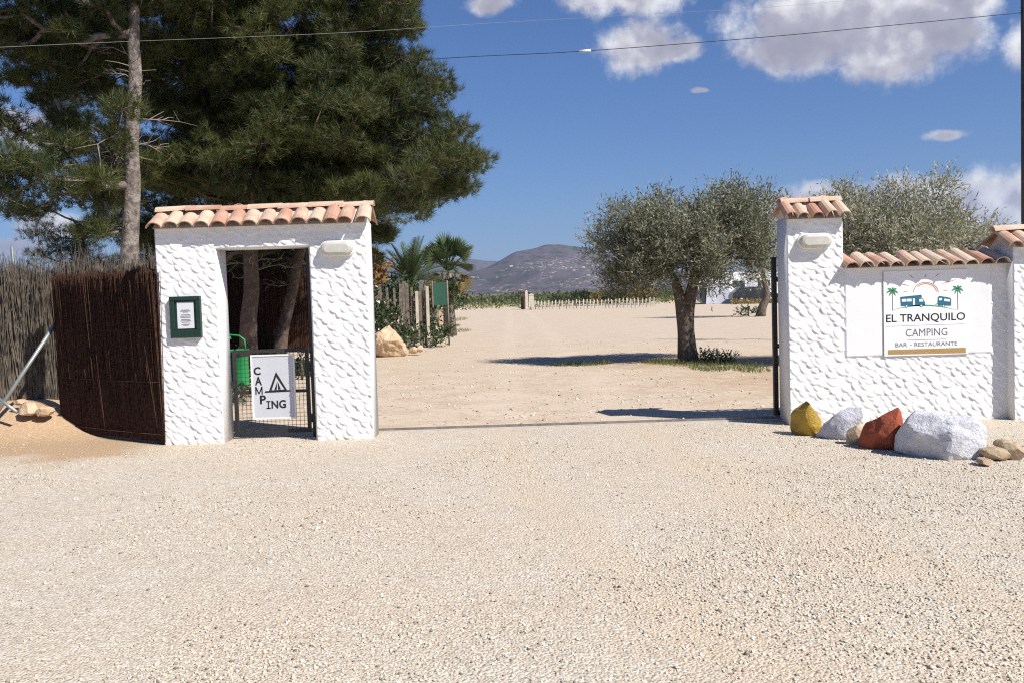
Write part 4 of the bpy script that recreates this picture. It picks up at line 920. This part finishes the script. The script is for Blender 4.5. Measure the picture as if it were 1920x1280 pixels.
def fan_palm(base, top, n, L, label, seed):
    rg = np.random.default_rng(seed); t = empty('fan_palm', base, label=label, cat='palm'); b0 = Vector(base); top = np.array(top)
    m = MB(); m.tube([base, (np.array(base)+top)/2, top], [.27, .22, .2], 10); o = m.build('trunk', M_OLDWOOD, t); o.data.transform(Matrix.Translation(-b0))
    for k in range(n):
        a = 2.399*k; dry = k >= n*.62; el = R(rg.uniform(-65, -15) if dry else rg.uniform(5, 80)); d = np.array([math.cos(a)*math.cos(el), math.sin(a)*math.cos(el), math.sin(el)]); LL = L*rg.uniform(.8, 1.1)*(.8 if dry else 1)
        p = top+d*LL*.55; m = MB(); m.tube([top, (top+p)/2, p], [.022, .018, .014], 3, False)
        sd_ = unit(np.cross(d, unit(np.array([0, 0, 1.])+rg.normal(0, .5, 3)))); up_ = np.cross(sd_, d)
        for q in range(17):
            th = R(-80+160*q/16); e = unit(d*math.cos(th)+sd_*math.sin(th)+up_*.12+np.array([0, 0, -.12*abs(math.sin(th))])); ll = LL*.52*(.75+.25*math.cos(th)); s_ = np.cross(e, up_)*.036
            mid = p+e*ll*.55; tip = p+e*ll+np.array([0, 0, -.10*ll]); m.add([p, mid-s_, tip, mid+s_], [(0, 1, 2, 3)])
        o = m.build('frond', M_PALMD if dry else M_PALM, t); o.data.transform(Matrix.Translation(-b0))
YP = 33.0
date_palm((*at(775, 560, YP)[:2], 0), at(770, 530, YP), 34, 1.75, 'spiky green date palm behind the slat fence', 3)
fan_palm((*at(842, 560, 38)[:2], 0), at(838, 508, 38), 54, 1.45, 'fan palm with dry yellow skirt right of the date palm', 5)

# ------------------------------------------------------------------ fences
def slat_fence():
    t = empty('slat_fence', (0, 0, 0), label='grey weathered wooden slat fence running behind the gate house', cat='fence'); y = 30.0
    x = -9.6; k = 0
    shapes = [MB().box(-.052, .052, -.012, .012, -.05, h).mesh('slat') for h in (1.72, 1.86, 1.95, 2.05)]
    narrow = [MB().box(-.036, .036, -.012, .012, -.05, h).mesh('slat') for h in (1.65, 1.9)]
    for me in shapes+narrow: me.materials.append(M_OLDWOOD)
    while x < -2.55:
        me = random.choice(shapes+narrow); o = bpy.data.objects.new('slat', me); link(o, t); o.location = (x, y+random.gauss(0, .01), float(gz(x, y))+random.uniform(-.05, .03)); o.rotation_euler = (0, random.gauss(0, .02), 0)
        x += random.choice((.115, .125, .14, .15))
    xe, ye = -2.6, 30.2
    for k in range(26):                       # return of the fence along the drive
        f = k/25.; x = xe+(-4.4-xe)*f; yy = ye+(62-ye)*f**1.5; o = bpy.data.objects.new('slat', random.choice(shapes)); link(o, t)
        o.location = (x, yy, 0); o.rotation_euler = (0, random.gauss(0, .03), R(60))
    for z in (.45, 1.45): MB().box(-9.7, -2.5, y+.04, y+.085, z, z+.08).build('rail', M_OLDWOOD, t)
slat_fence()
wb = empty('white_board', (0, 0, 0), label='pair of narrow whitewashed boards at the end of the slat fence', cat='board')
for px, h in ((783, 1.75), (803, 1.9)):
    c = at(px, 600, 29.9); MB().box(c[0]-.045, c[0]+.045, 29.88, 29.91, 0, h).build('board', M_WHITEW, wb)
c0, c1 = at(812, 530, 31.0), at(838, 572, 31.0)
tp_ = empty('green_banner', (0, 0, 0), label='plain green tarpaulin panel on posts at the end of the slat fence', cat='banner')
MB().box(c0[0], c1[0], 31.0, 31.03, c1[2], c0[2]).build('cloth', M_GREENP, tp_)
for x in (c0[0]-.03, c1[0]+.03): MB().tube([(x, 31.015, 0), (x, 31.015, c0[2]+.05)], .028, 8).build('post', M_OLDWOOD, tp_)
for px, py0, py1 in ((828, 572, 610), (843, 560, 604)):
    g = gp(px, py1); h = at(px, py0, g[1])[2]
    bevel(MB().box(-.13, .13, -.13, .13, -.1, h).build('stone_post', M_ROCKT, None, label='squat tan stone post %s' % ('nearer the green panel' if px < 835 else 'farther along the drive edge'), cat='post'), .03, 2).location = (g[0], g[1], 0)

def twigs(n, x0, x1, y0, y1, zf, topf, rad, lean, mat, name, parent, thick=.05, kind='stuff'):
    X = rng.random(n); xs = x0+(x1-x0)*X; ys = y0+(y1-y0)*X+rng.uniform(-thick, thick, n); zb = zf(xs, ys); zt = topf(X, n)
    nn = 3; V = np.zeros((n, 2, nn, 3)); lx = rng.normal(0, lean, n); ly = rng.normal(0, lean*.4, n)
    for e in (0, 1):
        for k in range(nn):
            a = 2*math.pi*k/nn; rr = rad*(1.0 if e == 0 else .55)*rng.uniform(.7, 1.4, n)
            V[:, e, k, 0] = xs+lx*e+rr*math.cos(a); V[:, e, k, 1] = ys+ly*e+rr*math.sin(a); V[:, e, k, 2] = (zb if e == 0 else zt)
    i = (np.arange(n)*6)[:, None]; Q = np.concatenate([i+np.array([[k, (k+1) % 3, 3+(k+1) % 3, 3+k]]) for k in range(3)])
    return obj(name, arr_mesh(name, V.reshape(-1, 3), Q), mat, parent, kind=kind)
# heather screen
PL, PR = np.array([-5.78, 12.23]), np.array([-3.985, 10.905])
hs = empty('heather_screen', (0, 0, 0), label='dark brown heather screen panel standing against the gate house', cat='fence')
dirn = (PR-PL)/np.linalg.norm(PR-PL); nrm = np.array([dirn[1], -dirn[0]])
bk = MB(); c = [PL-nrm*.03, PR-nrm*.03, PR-nrm*.06, PL-nrm*.06]
bk.add([(p[0], p[1], .06) for p in c]+[(p[0], p[1], 1.94) for p in c], [(0, 1, 5, 4), (1, 2, 6, 5), (2, 3, 7, 6), (3, 0, 4, 7), (4, 5, 6, 7), (3, 2, 1, 0)]); bk.build('backing', M_HEATH, hs)
twigs(5200, PL[0], PR[0], PL[1], PR[1], lambda x, y: np.full(len(x), .04)+rng.uniform(0, .25, len(x))*(rng.random(len(x)) < .4), lambda X, n: 1.97+rng.normal(0, .03, n)-1.2*rng.random(n)*(rng.random(n) < .35), .0055, .03, M_HEATH, 'heather_twigs', hs, .035)
for z in (.12, .72, 1.32, 1.86):
    a, b = PL+nrm*.045, PR+nrm*.045; MB().tube([(a[0], a[1], z), ((a+b)[0]/2, (a+b)[1]/2, z-.01), (b[0], b[1], z)], .004, 4).build('tie_wire', M_HEATH, hs)
a = PL-nrm*.08; MB().tube([(a[0], a[1], -.2), (a[0], a[1], 1.95)], .025, 8).build('post', M_BLACK, hs)
# reed fence
rf = empty('reed_fence', (0, 0, 0), label='weathered reed and brushwood fence at the left edge', cat='fence')
RL, RR = np.array([-9.6, 12.45]), np.array([-4.2, 12.95])
twigs(11000, RL[0], RR[0], RL[1], RR[1], lambda x, y: gz(x, y)-.03, lambda X, n: 2.07+.05*np.sin(X*37)+.04*np.sin(X*91)+rng.normal(0, .08, n)-1.0*rng.random(n)*(rng.random(n) < .4), .0048, .12, M_REED, 'reeds', rf, .06)
twigs(900, RL[0], RR[0], RL[1]-.05, RR[1]-.05, lambda x, y: gz(x, y)+rng.uniform(.9, 1.7, len(x)), lambda X, n: 2.26+rng.normal(0, .10, n), .003, .12, M_REED, 'feathery_tops', rf, .08)
for x in (-9.0, -6.62, -4.75):
    y = RL[1]+(RR[1]-RL[1])*(x-RL[0])/(RR[0]-RL[0])+.12; MB().tube([(x, y, 0), (x, y, 2.42)], .024, 8).build('post', M_STEEL, rf)
# steel brace
g0, g1 = at(-12, 782, 11.75), at(110, 598, 12.35)
bp = empty('brace_pole', tuple(g0), label='galvanised steel brace pole leaning against the reed fence', cat='pole')
o = MB().tube([g0, (g0+g1)/2, g1], .027, 10).build('tube', M_STEEL, bp); o.data.transform(Matrix.Translation(-Vector(g0)))
p0, p1 = at(-14, 738, 11.9), at(32, 772, 11.75); o = MB().tube([p0, p1], .022, 8).build('foot_strut', M_STEEL, bp); o.data.transform(Matrix.Translation(-Vector(g0)))

# ------------------------------------------------------------------ litter bin
def litter_bin():
    Y = 12.75; c = at(449, 700, Y)[0]; z0, z1 = at(449, 722, Y)[2], at(449, 655, Y)[2]
    t = empty('litter_bin', (c, Y, 0), label='green litter bin hanging on a post behind the wicket gate', cat='litter bin')
    r = .13; o = MB().lathe([(0.0, z0), (r*.9, z0), (r*.95, z0+.02), (r, z1-.05), (r*1.08, z1-.04), (r*1.08, z1), (r*.97, z1), (r*.93, z0+.03)], 20).build('bucket', M_BIN, t)
    px_ = -.17; hz = at(430, 628, Y)[2]
    MB().tube([(px_, .02, -.1), (px_, .02, hz-.05)], .05, 12).build('post', M_BIN, t)
    MB().lathe([(0, hz-.05), (.075, hz-.06), (.07, hz-.02), (.03, hz), (0, hz)], 16, (px_, .02)).build('cap', M_BIN, t)
    MB().tube([(px_, .02, hz-.03), (px_+.06, .02, hz), (0.02, .0, hz-.015), (.085, 0, hz-.07), (.095, 0, z1-.02)], .012, 8).build('hoop', M_BIN, t)
    MB().box(px_+.03, -r+.03, -.02, .04, z0+.2, z0+.24).build('bracket', M_BIN, t)
    MB().lathe([(r*1.1, z1-.03), (r*1.12, z1-.055), (r*1.1, z1-.08)], 20).build('dark_band', M_BLACK, t)
litter_bin()

# ------------------------------------------------------------------ rocks
def slab_rock(name, label, outline, Y, yaw, thick, mat, seed, group=None, rough=.03):
    """boulder from its silhouette on a standing plane: rings from the full outline to a broken face on both sides"""
    c0_ = at(sum(p[0] for p in outline)/len(outline), sum(p[1] for p in outline)/len(outline), Y); ax = np.array([math.cos(yaw), math.sin(yaw)]); nv = np.array([math.sin(yaw), -math.cos(yaw)])
    P = []
    for px, py in outline:
        v = ray(px, py); k = np.dot(nv, c0_[:2])/np.dot(nv, v[:2]); q = v*k; P.append((np.dot(q[:2]-c0_[:2], ax), q[2]+EYE))
    P = np.array(P); c = np.array([(P[:, 0].min()+P[:, 0].max())/2, (P[:, 1].min()+P[:, 1].max())/2])
    d = np.r_[0, np.cumsum(np.linalg.norm(np.diff(np.r_[P, P[:1]], axis=0), axis=1))]; s_ = np.linspace(0, d[-1], 400)[:-1]; PP = np.r_[P, P[:1]]
    O = np.stack([np.interp(s_, d, PP[:, 0]), np.interp(s_, d, PP[:, 1])], 1)-c
    ph = np.arctan2(O[:, 1], O[:, 0]); od = np.argsort(ph); ph = ph[od]; rh = np.linalg.norm(O, axis=1)[od]
    bm = bmesh.new(); bmesh.ops.create_icosphere(bm, subdivisions=5 if len(outline) > 6 and thick > .095 and rough > .014 else 4, radius=1.0); U = np.array([v.co[:] for v in bm.verts]); Fq = [tuple(v.index for v in f.verts) for f in bm.faces]; bm.free()
    rot = np.array(Matrix.Rotation(.7+seed, 3, 'X') @ Matrix.Rotation(.4*seed, 3, 'Z')); U = U @ rot
    rx_ = np.hypot(U[:, 0], U[:, 2]); a = np.arctan2(U[:, 2], U[:, 0]); rad = np.interp(a, ph, rh, period=2*math.pi)
    k = np.clip(rx_, 0, 1)**.62/np.maximum(rx_, 1e-6)
    W_ = np.stack([U[:, 0]*k*rad, thick*np.sign(U[:, 1])*np.abs(U[:, 1])**.75, U[:, 2]*k*rad], 1)
    rg = np.random.default_rng(seed); ct = np.array([c[0], 0, c[1]])
    for _ in range(14):                       # knock flat facets off the lump
        pn = unit(rg.normal(size=3)*np.array([.5, .2, .5])+np.array([0, rg.choice([-1., -1., 1.])*.8, 0])); sup = (W_ @ pn).max(); ex = np.maximum(0, W_ @ pn-sup*rg.uniform(.66, .9)); W_ = W_-pn*ex[:, None]*.9
    Q = W_+seed*3.7; nz = fbm(Q*8, 5); nr = np.abs(vnoise(Q*5+9)); V = ct+W_*np.array([1.0, 1.2, 1.0])+unit(W_)*(nz*rough*.9-nr*rough*.8)[:, None]
    me = bpy.data.meshes.new(name); me.from_pydata([tuple(v) for v in V], [], Fq); me.update()
    o = obj(name, me, mat, None, label=label, cat='rock', group=group); o.location = (c0_[0], c0_[1], 0); o.rotation_euler = (0, 0, yaw); return o
G_ = 'painted rocks along the entrance wall'
slab_rock('painted_rock', 'yellow painted rock against the pillar foot', [(1484, 778), (1490, 764), (1516, 745), (1527, 750), (1534, 775), (1536, 800), (1530, 822), (1486, 820), (1482, 800)], 10.20, R(-52), .10, M_RYEL, 1, G_, .018)
slab_rock('painted_rock', 'small greyish painted rock between the yellow and rust ones', [(1532, 818), (1552, 790), (1574, 775), (1582, 758), (1610, 756), (1615, 778), (1606, 800), (1618, 836), (1592, 842), (1560, 832), (1534, 828)], 9.85, R(-52), .10, M_RGRY, 2, G_, .025)
slab_rock('unpainted_rock', 'small brown unpainted rock tucked behind the rust one', [(1590, 805), (1606, 795), (1618, 806), (1624, 842), (1588, 840)], 9.5, R(-45), .07, M_ROCKB, 12, None, .015)
slab_rock('painted_rock', 'rust orange painted rock with a hooked top', [(1616, 842), (1614, 818), (1626, 790), (1650, 782), (1676, 763), (1695, 762), (1697, 778), (1688, 796), (1680, 822), (1676, 852), (1640, 856)], 9.15, R(-55), .11, M_RORA, 3, G_, .016)
slab_rock('painted_rock', 'large white painted boulder, biggest of the coloured rocks', [(1680, 848), (1680, 815), (1696, 788), (1714, 768), (1740, 772), (1780, 776), (1826, 784), (1850, 806), (1856, 828), (1842, 858), (1800, 876), (1740, 868), (1696, 862)], 8.75, R(-33), .26, M_RWHI, 4, G_, .04)
for k, (px, py, w_, h_, lb) in enumerate(((1868, 858, 26, 16, 'flat brown stone lying right of the white boulder'), (1898, 856, 17, 20, 'upright brown stone near the right edge'), (1846, 868, 12, 8, 'little brown stone at the white boulder foot'), (1885, 838, 15, 11, 'tan stone behind the flat brown stone'))):
    slab_rock('stone', lb, [(px+w_*math.cos(a)*(1+.15*math.sin(3*a+k)), py-h_*.55-h_*.8*math.sin(a)) for a in np.linspace(0, 2*math.pi, 11)[:-1]], gp(px, py+4)[1], R(10), .10, M_ROCKB, 30+k, 'brown stones by the wall', .012)
slab_rock('boulder', 'pale tan boulder beside the drive right of the gate house', [(700, 668), (702, 628), (716, 617), (730, 610), (744, 625), (758, 645), (766, 668)], 26.0, R(15), .45, M_ROCKT, 8, None, .07)
for k, (px, py, w_, h_, lb) in enumerate(((776, 660, 9, 7, 'small tan rock right of the pale boulder'), (788, 657, 6, 7, 'smallest tan rock beyond the pale boulder'), (762, 664, 6, 5, 'little rock touching the pale boulder'))):
    slab_rock('stone', lb, [(px+w_*math.cos(a), py-h_*.5-h_*math.sin(a)) for a in np.linspace(0, 2*math.pi, 10)[:-1]], 26.3, 0, .12, M_ROCKT, 50+k, 'tan rocks by the drive', .02)
for k, (px, py, w_, h_, Y, lb) in enumerate(((55, 772, 22, 18, 12.0, 'tan rock at the foot of the reed fence'), (84, 775, 14, 13, 11.95, 'rounded tan rock beside the heather screen shadow'), (38, 756, 10, 8, 12.15, 'grey pebble rock behind the steel brace'))):
    slab_rock('stone', lb, [(px+w_*math.cos(a)*(1+.1*math.sin(2*a+k)), py-h_*.35-h_*.7*math.sin(a)) for a in np.linspace(0, 2*math.pi, 11)[:-1]], Y, 0, .12, M_ROCKT, 70+k, 'rocks on the orange soil', .015)

# dark heather hedge closing the garden behind the wicket gate
hb = empty('heather_hedge', (0, 0, 0), label='dark heather screen in the shade seen through the doorway', cat='fence')
MB().box(-11.5, -5.15, 26.9, 26.94, -.05, 2.15).build('backing', M_HEATH, hb)
twigs(2600, -11.5, -5.1, 26.82, 26.82, lambda x, y: np.full(len(x), -.02), lambda X, n: 2.3+rng.normal(0, .09, n), .014, .05, M_HEATH, 'heather_twigs', hb, .05)
for k in range(5): MB().tube([(-11+k*1.4, 27.0, -.1), (-11+k*1.4, 27.0, 2.25)], .04, 8).build('post', M_WOODD, hb)

# ------------------------------------------------------------------ camp site in the distance
pf = empty('picket_fence', (0, 0, 0), label='low white picket fence far across the gravel court', cat='fence')
pa, pb = gp(1004, 581), gp(1226, 576.5); L_ = np.linalg.norm(pb-pa); npk = 34
pk = MB(); pk.prism([(-.055, 0), (.055, 0), (.055, .78), (0, .88), (-.055, .78)], -.015, .015); pkm = pk.mesh('picket'); pkm.materials.append(M_WHITEW)
for k in range(npk):
    p = pa+(pb-pa)*k/(npk-1); o = bpy.data.objects.new('picket', pkm); link(o, pf); o.location = (p[0], p[1], random.uniform(-.08, .04)); o.rotation_euler = (0, random.gauss(0, .04), random.gauss(0, .1))
a = math.atan2((pb-pa)[1], (pb-pa)[0])
for z in (.25, .6):
    m = MB().box(0, L_, .03, .06, z, z+.06).build('rail', M_WHITEW, pf); m.location = tuple(pa); m.rotation_euler = (0, 0, a)
gpst = [(981, 548, 580, 8, M_WOODD, 'dark timber post at the end of the white picket fence'), (988, 547, 580, 5, M_WHITEW, 'thin white post beside the dark timber post'), (997, 553, 581, 10, M_WHITEW, 'thick white post at the start of the picket fence')]
for px, y0, y1, wd, mt, lb in gpst:
    g = gp(px, y1); h = at(px, y0, g[1])[2]; hw = wd*.5*g[1]/F
    o = MB().box(-hw, hw, -hw, hw, -.2, h).add([(-hw*1.2, -hw*1.2, h), (hw*1.2, -hw*1.2, h), (hw*1.2, hw*1.2, h), (-hw*1.2, hw*1.2, h), (0, 0, h+.12)], [(3, 2, 1, 0), (0, 1, 4), (1, 2, 4), (2, 3, 4), (3, 0, 4)]).build('gate_post', mt, None, label=lb, cat='post')
    o.location = (g[0], g[1], 0)

def wheel(parent, x, y, r, wd=.2):
    w_ = MB().tube([(x, y-wd/2, r), (x, y+wd/2, r)], r, 18).build('wheel', M_RUBBER, parent)
    MB().tube([(x, y-wd/2-.012, r), (x, y+wd/2+.012, r)], r*.58, 14).build('rim', M_STEEL, w_)
def profile_body(poly, y0, y1, name, mat, parent, bev=.06): return bevel(MB().prism(poly, y0, y1).build(name, mat, parent), bev, 2)
# caravan with awning
c = gp(1336, 569.5); Yc = c[1]
cv = empty('caravan', (c[0], Yc, 0), 0, label='white caravan with a pale awning left of the motorhome', cat='caravan')
profile_body([(-1.4, .45), (1.6, .45), (1.75, 1.3), (1.45, 2.35), (1.0, 2.55), (-1.0, 2.55), (-1.45, 2.2), (-1.6, 1.2)], .2, 2.2, 'body', M_CARAV, cv)
for x0 in (-1.2, .5): MB().box(x0, x0+.8, .17, .199, 1.45, 2.0).build('window', M_GLASS, cv)
wheel(cv, .1, .35, .32); MB().box(1.6, 2.5, 1.1, 1.25, .45, .53).build('drawbar', M_STEEL, cv)
aw = empty('awning_tent', (c[0], Yc-1.9, 0), 0, label='pale lilac awning tent pitched before the white caravan', cat='tent')
profile_body([(-1.15, 0), (1.35, 0), (1.0, 1.9), (-.95, 1.95), (-1.05, 1.2)], -.6, 1.3, 'canvas', M_AWN, aw, .04)
MB().add([(-1.05, -.66, 1.93), (1.1, -.66, 1.88), (1.0, 1.4, 2.35), (-.95, 1.4, 2.4), (-1.05, -.66, 1.98), (1.1, -.66, 1.93), (1.0, 1.4, 2.40), (-.95, 1.4, 2.45)], [(0, 1, 5, 4), (1, 2, 6, 5), (2, 3, 7, 6), (3, 0, 4, 7), (4, 5, 6, 7), (3, 2, 1, 0)]).build('roof_canvas', M_CARAV, aw)
for x0 in (-.75, .15): MB().box(x0, x0+.6, -.625, -.602, .9, 1.5).build('window', M_SIGNW, aw)
MB().box(-1.5, -1.18, -.5, .4, 0, 1.9).build('dark_opening', M_GLASS, aw)
# motorhome
c = gp(1394, 566.5); mh = empty('motorhome', (c[0], c[1], 0), 0, label='white motorhome parked behind the dark car', cat='motorhome')
profile_body([(-1.9, .4), (3.4, .4), (3.5, 2.9), (-2.3, 3.0), (-2.4, 2.4), (-1.7, 2.1), (-2.5, 1.35), (-2.6, .6)], -1.1, 1.1, 'body', M_CARAV, mh, .08)
MB().box(-1.3, -.1, -1.12, -1.101, 1.5, 2.1).build('window', M_GLASS, mh); MB().box(1.2, 2.4, -1.12, -1.101, 1.5, 2.1).build('window', M_GLASS, mh); MB().box(.2, .85, -1.12, -1.101, .5, 2.4).build('door', M_SIGNW, mh)
wheel(mh, -1.6, -.95, .36); wheel(mh, 2.0, -.95, .36); wheel(mh, -1.6, .95, .36); wheel(mh, 2.0, .95, .36)
# dark car
c = gp(1413, 568.5); ca = empty('parked_car', (c[0], c[1], 0), 0, label='dark estate car parked in front of the motorhome', cat='car')
profile_body([(-2.1, .3), (2.1, .3), (2.15, .8), (1.3, .98), (.55, 1.5), (-1.3, 1.52), (-2.0, 1.0), (-2.15, .7)], -.85, .85, 'body', M_CAR, ca, .07)
MB().add([(-1.65, -.863, 1.0), (-.35, -.863, 1.0), (-.35, -.863, 1.42), (-1.2, -.863, 1.42)], [(0, 1, 2, 3)]).build('side_window', M_GLASS, ca)
MB().add([(-.25, -.863, 1.0), (1.05, -.863, 1.0), (.5, -.863, 1.42), (-.25, -.863, 1.42)], [(0, 1, 2, 3)]).build('side_window', M_GLASS, ca)
for x in (-1.35, 1.35):
    for y in (-.78, .78): wheel(ca, x, y, .32)
MB().box(1.9, 2.13, -.75, -.45, .62, .78).build('headlight', M_SIGNW, ca); MB().box(1.9, 2.13, .45, .75, .62, .78).build('headlight', M_SIGNW, ca)

# dry hedge and scrub bands
def scrub(name, label, n, x0, x1, y0, y1, hmin, hmax, size, mat, seed):
    rg = np.random.default_rng(seed); X = rg.uniform(x0, x1, n); Y = rg.uniform(y0, y1, n)
    hh = hmin+(hmax-hmin)*np.clip(.5+1.3*vnoise(np.stack([X/7., Y/9., X*0+seed], 1)), 0, 1)
    Z = rg.random(n)*hh; b = np.stack([X, Y, Z], 1); d = unit(rg.normal(size=(n, 3))+np.array([0, 0, .5])); L = size*rg.uniform(.5, 1.3, n)
    V, Fc = diamonds(b, d, L, L*.5); obj(name, arr_mesh(name, V, Fc), mat, None, kind='stuff', label=label)
scrub('scrub', 'green scrub and crops beyond the camp site', 26000, -40, 75, 128, 215, .2, 1.5, .6, M_FIELD, 4)
scrub('dry_grass', 'dry pale grass along the far edge of the gravel', 9000, -30, 70, 98, 150, .1, .55, .35, M_GRASS, 9)
scrub('dry_hedge', 'low brown hedge in front of the caravans', 1600, 19.5, 27, 84, 86, .2, .9, .22, M_PALMD, 12)
for k, (px, w_, h_, Y, mt, lb) in enumerate(((1090, 22, 12, 118, M_SHRUB, 'dark green bush behind the middle of the picket fence'), (1155, 26, 14, 112, M_SHRUB, 'bigger dark bush behind the right of the picket fence'), (1120, 14, 11, 116, M_PALMD, 'brown bush between two dark green bushes'), (1205, 30, 18, 110, M_PALMD, 'ochre bush left of the olive trunk'), (1045, 20, 8, 125, M_SHRUB, 'small green bush behind the left of the picket fence'))):
    b = at(px, 560, Y); c = at(px, 556, Y); s_ = Y/F
    shrub('far_bush', lb, (b[0], Y, 0), [((c[0], Y, h_*s_*.75), (w_*s_, .9, h_*s_*.8))], .55, 12, 6, .34, mt, .4, 'bushes behind the picket fence')
# grass tufts
def grass(name, label, spots, n, h):
    Vs = []; B = []
    for (px, py, rx, ry) in spots:
        c = gp(px, py); e = gp(px+rx, py); f = gp(px, py-ry); k = int(n); a = rng.uniform(0, 2*math.pi, k); r = np.sqrt(rng.random(k))
        x = c[0]+np.cos(a)*r*abs(e[0]-c[0]); y = c[1]+np.sin(a)*r*abs(f[1]-c[1]); B.append(np.stack([x, y, gz(x, y)], 1))
    B = np.concatenate(B); d = unit(rng.normal(0, .35, B.shape)+np.array([0, 0, 1.])); V, Fc = blades(B, d, rng.uniform(.4, 1.2, len(B))*h, np.full(len(B), .012))
    obj(name, arr_mesh(name, V, Fc), M_GRASS, None, kind='stuff', label=label)
grass('grass', 'grass strips and tufts in the gravel court', [(862, 599, 14, 3), (856, 621, 26, 3), (850, 612, 12, 2), (1295, 682, 60, 6), (1240, 680, 40, 4), (1330, 690, 40, 6), (1350, 678, 30, 6), (1090, 683, 60, 2), (1400, 690, 40, 8), (800, 640, 25, 6), (455, 740, 20, 25)], 420, .13)

# pole and wires
YPL = 24.0
pc = at(1924, 250, YPL)
pl = empty('utility_pole', (pc[0], YPL, 0), label='dark utility pole at the right edge', cat='pole')
MB().tube([(0, 0, -.3), (0, 0, 5), (0, 0, 10.5)], [.13, .115, .10], 12).build('shaft', M_POLE, pl)
MB().box(-.5, .5, -.13, -.05, 8.75, 8.85).build('crossarm', M_POLE, pl)
for x in (-.4, .4): MB().lathe([(0, 8.85), (.04, 8.85), (.05, 8.9), (.03, 8.95), (.045, 9.0), (0, 9.03)], 10, (x, -.09)).build('insulator', M_CARAV, pl)
def wire(pts, rad, mat, label):
    sp = smooth_path([at(*p) for p in pts], 40); o = empty('power_line', tuple(sp[0]), label=label, cat='cable', group='overhead cables')
    m = MB().tube(sp, rad, 5, True).build('cable', mat, o); m.data.transform(Matrix.Translation(-Vector(sp[0]))); return o
w1 = wire([(-60, 150, 27), (420, 140, 26), (830, 110, 25.5), (1085, 97, 25), (1400, 73, 24.5), (1650, 50, 24.2), (1920, 24, 24)], .009, M_WIRE, 'dark overhead cable reaching the utility pole across the clouds')
j = at(1085, 97, 25); j2 = at(1108, 95, 24.97); o = MB().tube([j, j2], .035, 6).build('splice_sleeve', M_CARAV, w1); o.data.transform(Matrix.Translation(-w1.location))
wire([(-60, 92, 13.5), (200, 80, 14.5), (640, 62, 16), (900, 45, 18), (1200, 28, 21), (1440, 14, 23), (1700, -8, 25)], .0028, M_WIREL, 'thin pale overhead cable passing before the pine crowns')

# houses on the hillside
hm = []
for k in range(9):
    px = random.uniform(885, 1110); py = random.uniform(512, 535); Y = 2300+(548-py)*30
    ii = np.argmin((HV[:, 1]-Y)**2*.0+np.abs(HV[:, 0]-at(px, py, Y)[0])+np.abs(HV[:, 1]-Y)); p = HV[ii]; s_ = random.uniform(.45, .8)
    t = empty('hillside_house', (p[0], p[1], p[2]-1), random.uniform(-.6, .6), label='tiny pale house among the scrub of the distant hillside', cat='house', group='houses on the hillside')
    if not hm:
        hm += [MB().box(-7, 7, -5, 5, -3, 5).mesh('wall'), MB().add([(-7.6, -5.6, 4.9), (7.6, -5.6, 4.9), (7.6, 5.6, 4.9), (-7.6, 5.6, 4.9), (-7.6, 0, 7.4), (7.6, 0, 7.4)], [(0, 1, 5, 4), (2, 3, 4, 5), (1, 2, 5), (3, 0, 4), (3, 2, 1, 0)]).mesh('roof')]
        hm[0].materials.append(M_WHITEW); hm[1].materials.append(M_BED)
    for nm, me in zip(('wall', 'roof'), hm): o = bpy.data.objects.new(nm, me); link(o, t)
    t.scale = (s_, s_, s_*.9)
# ------------------------------------------------------------------ air
hz = bpy.data.materials.new('air'); hz.use_nodes = True; t = NT(hz.node_tree)
pv = t.n('ShaderNodeVolumePrincipled'); pv.inputs['Color'].default_value = (0.60, 0.74, 1.0, 1); pv.inputs['Density'].default_value = 6.5e-5; pv.inputs['Anisotropy'].default_value = 0.1
t.nt.links.new(pv.outputs[0], t.n('ShaderNodeOutputMaterial').inputs['Volume'])
MB().box(-9500, 9500, -700, 14500, -5, 700).build('haze', hz, None, kind='stuff', label='thin blue haze over the distant hills')
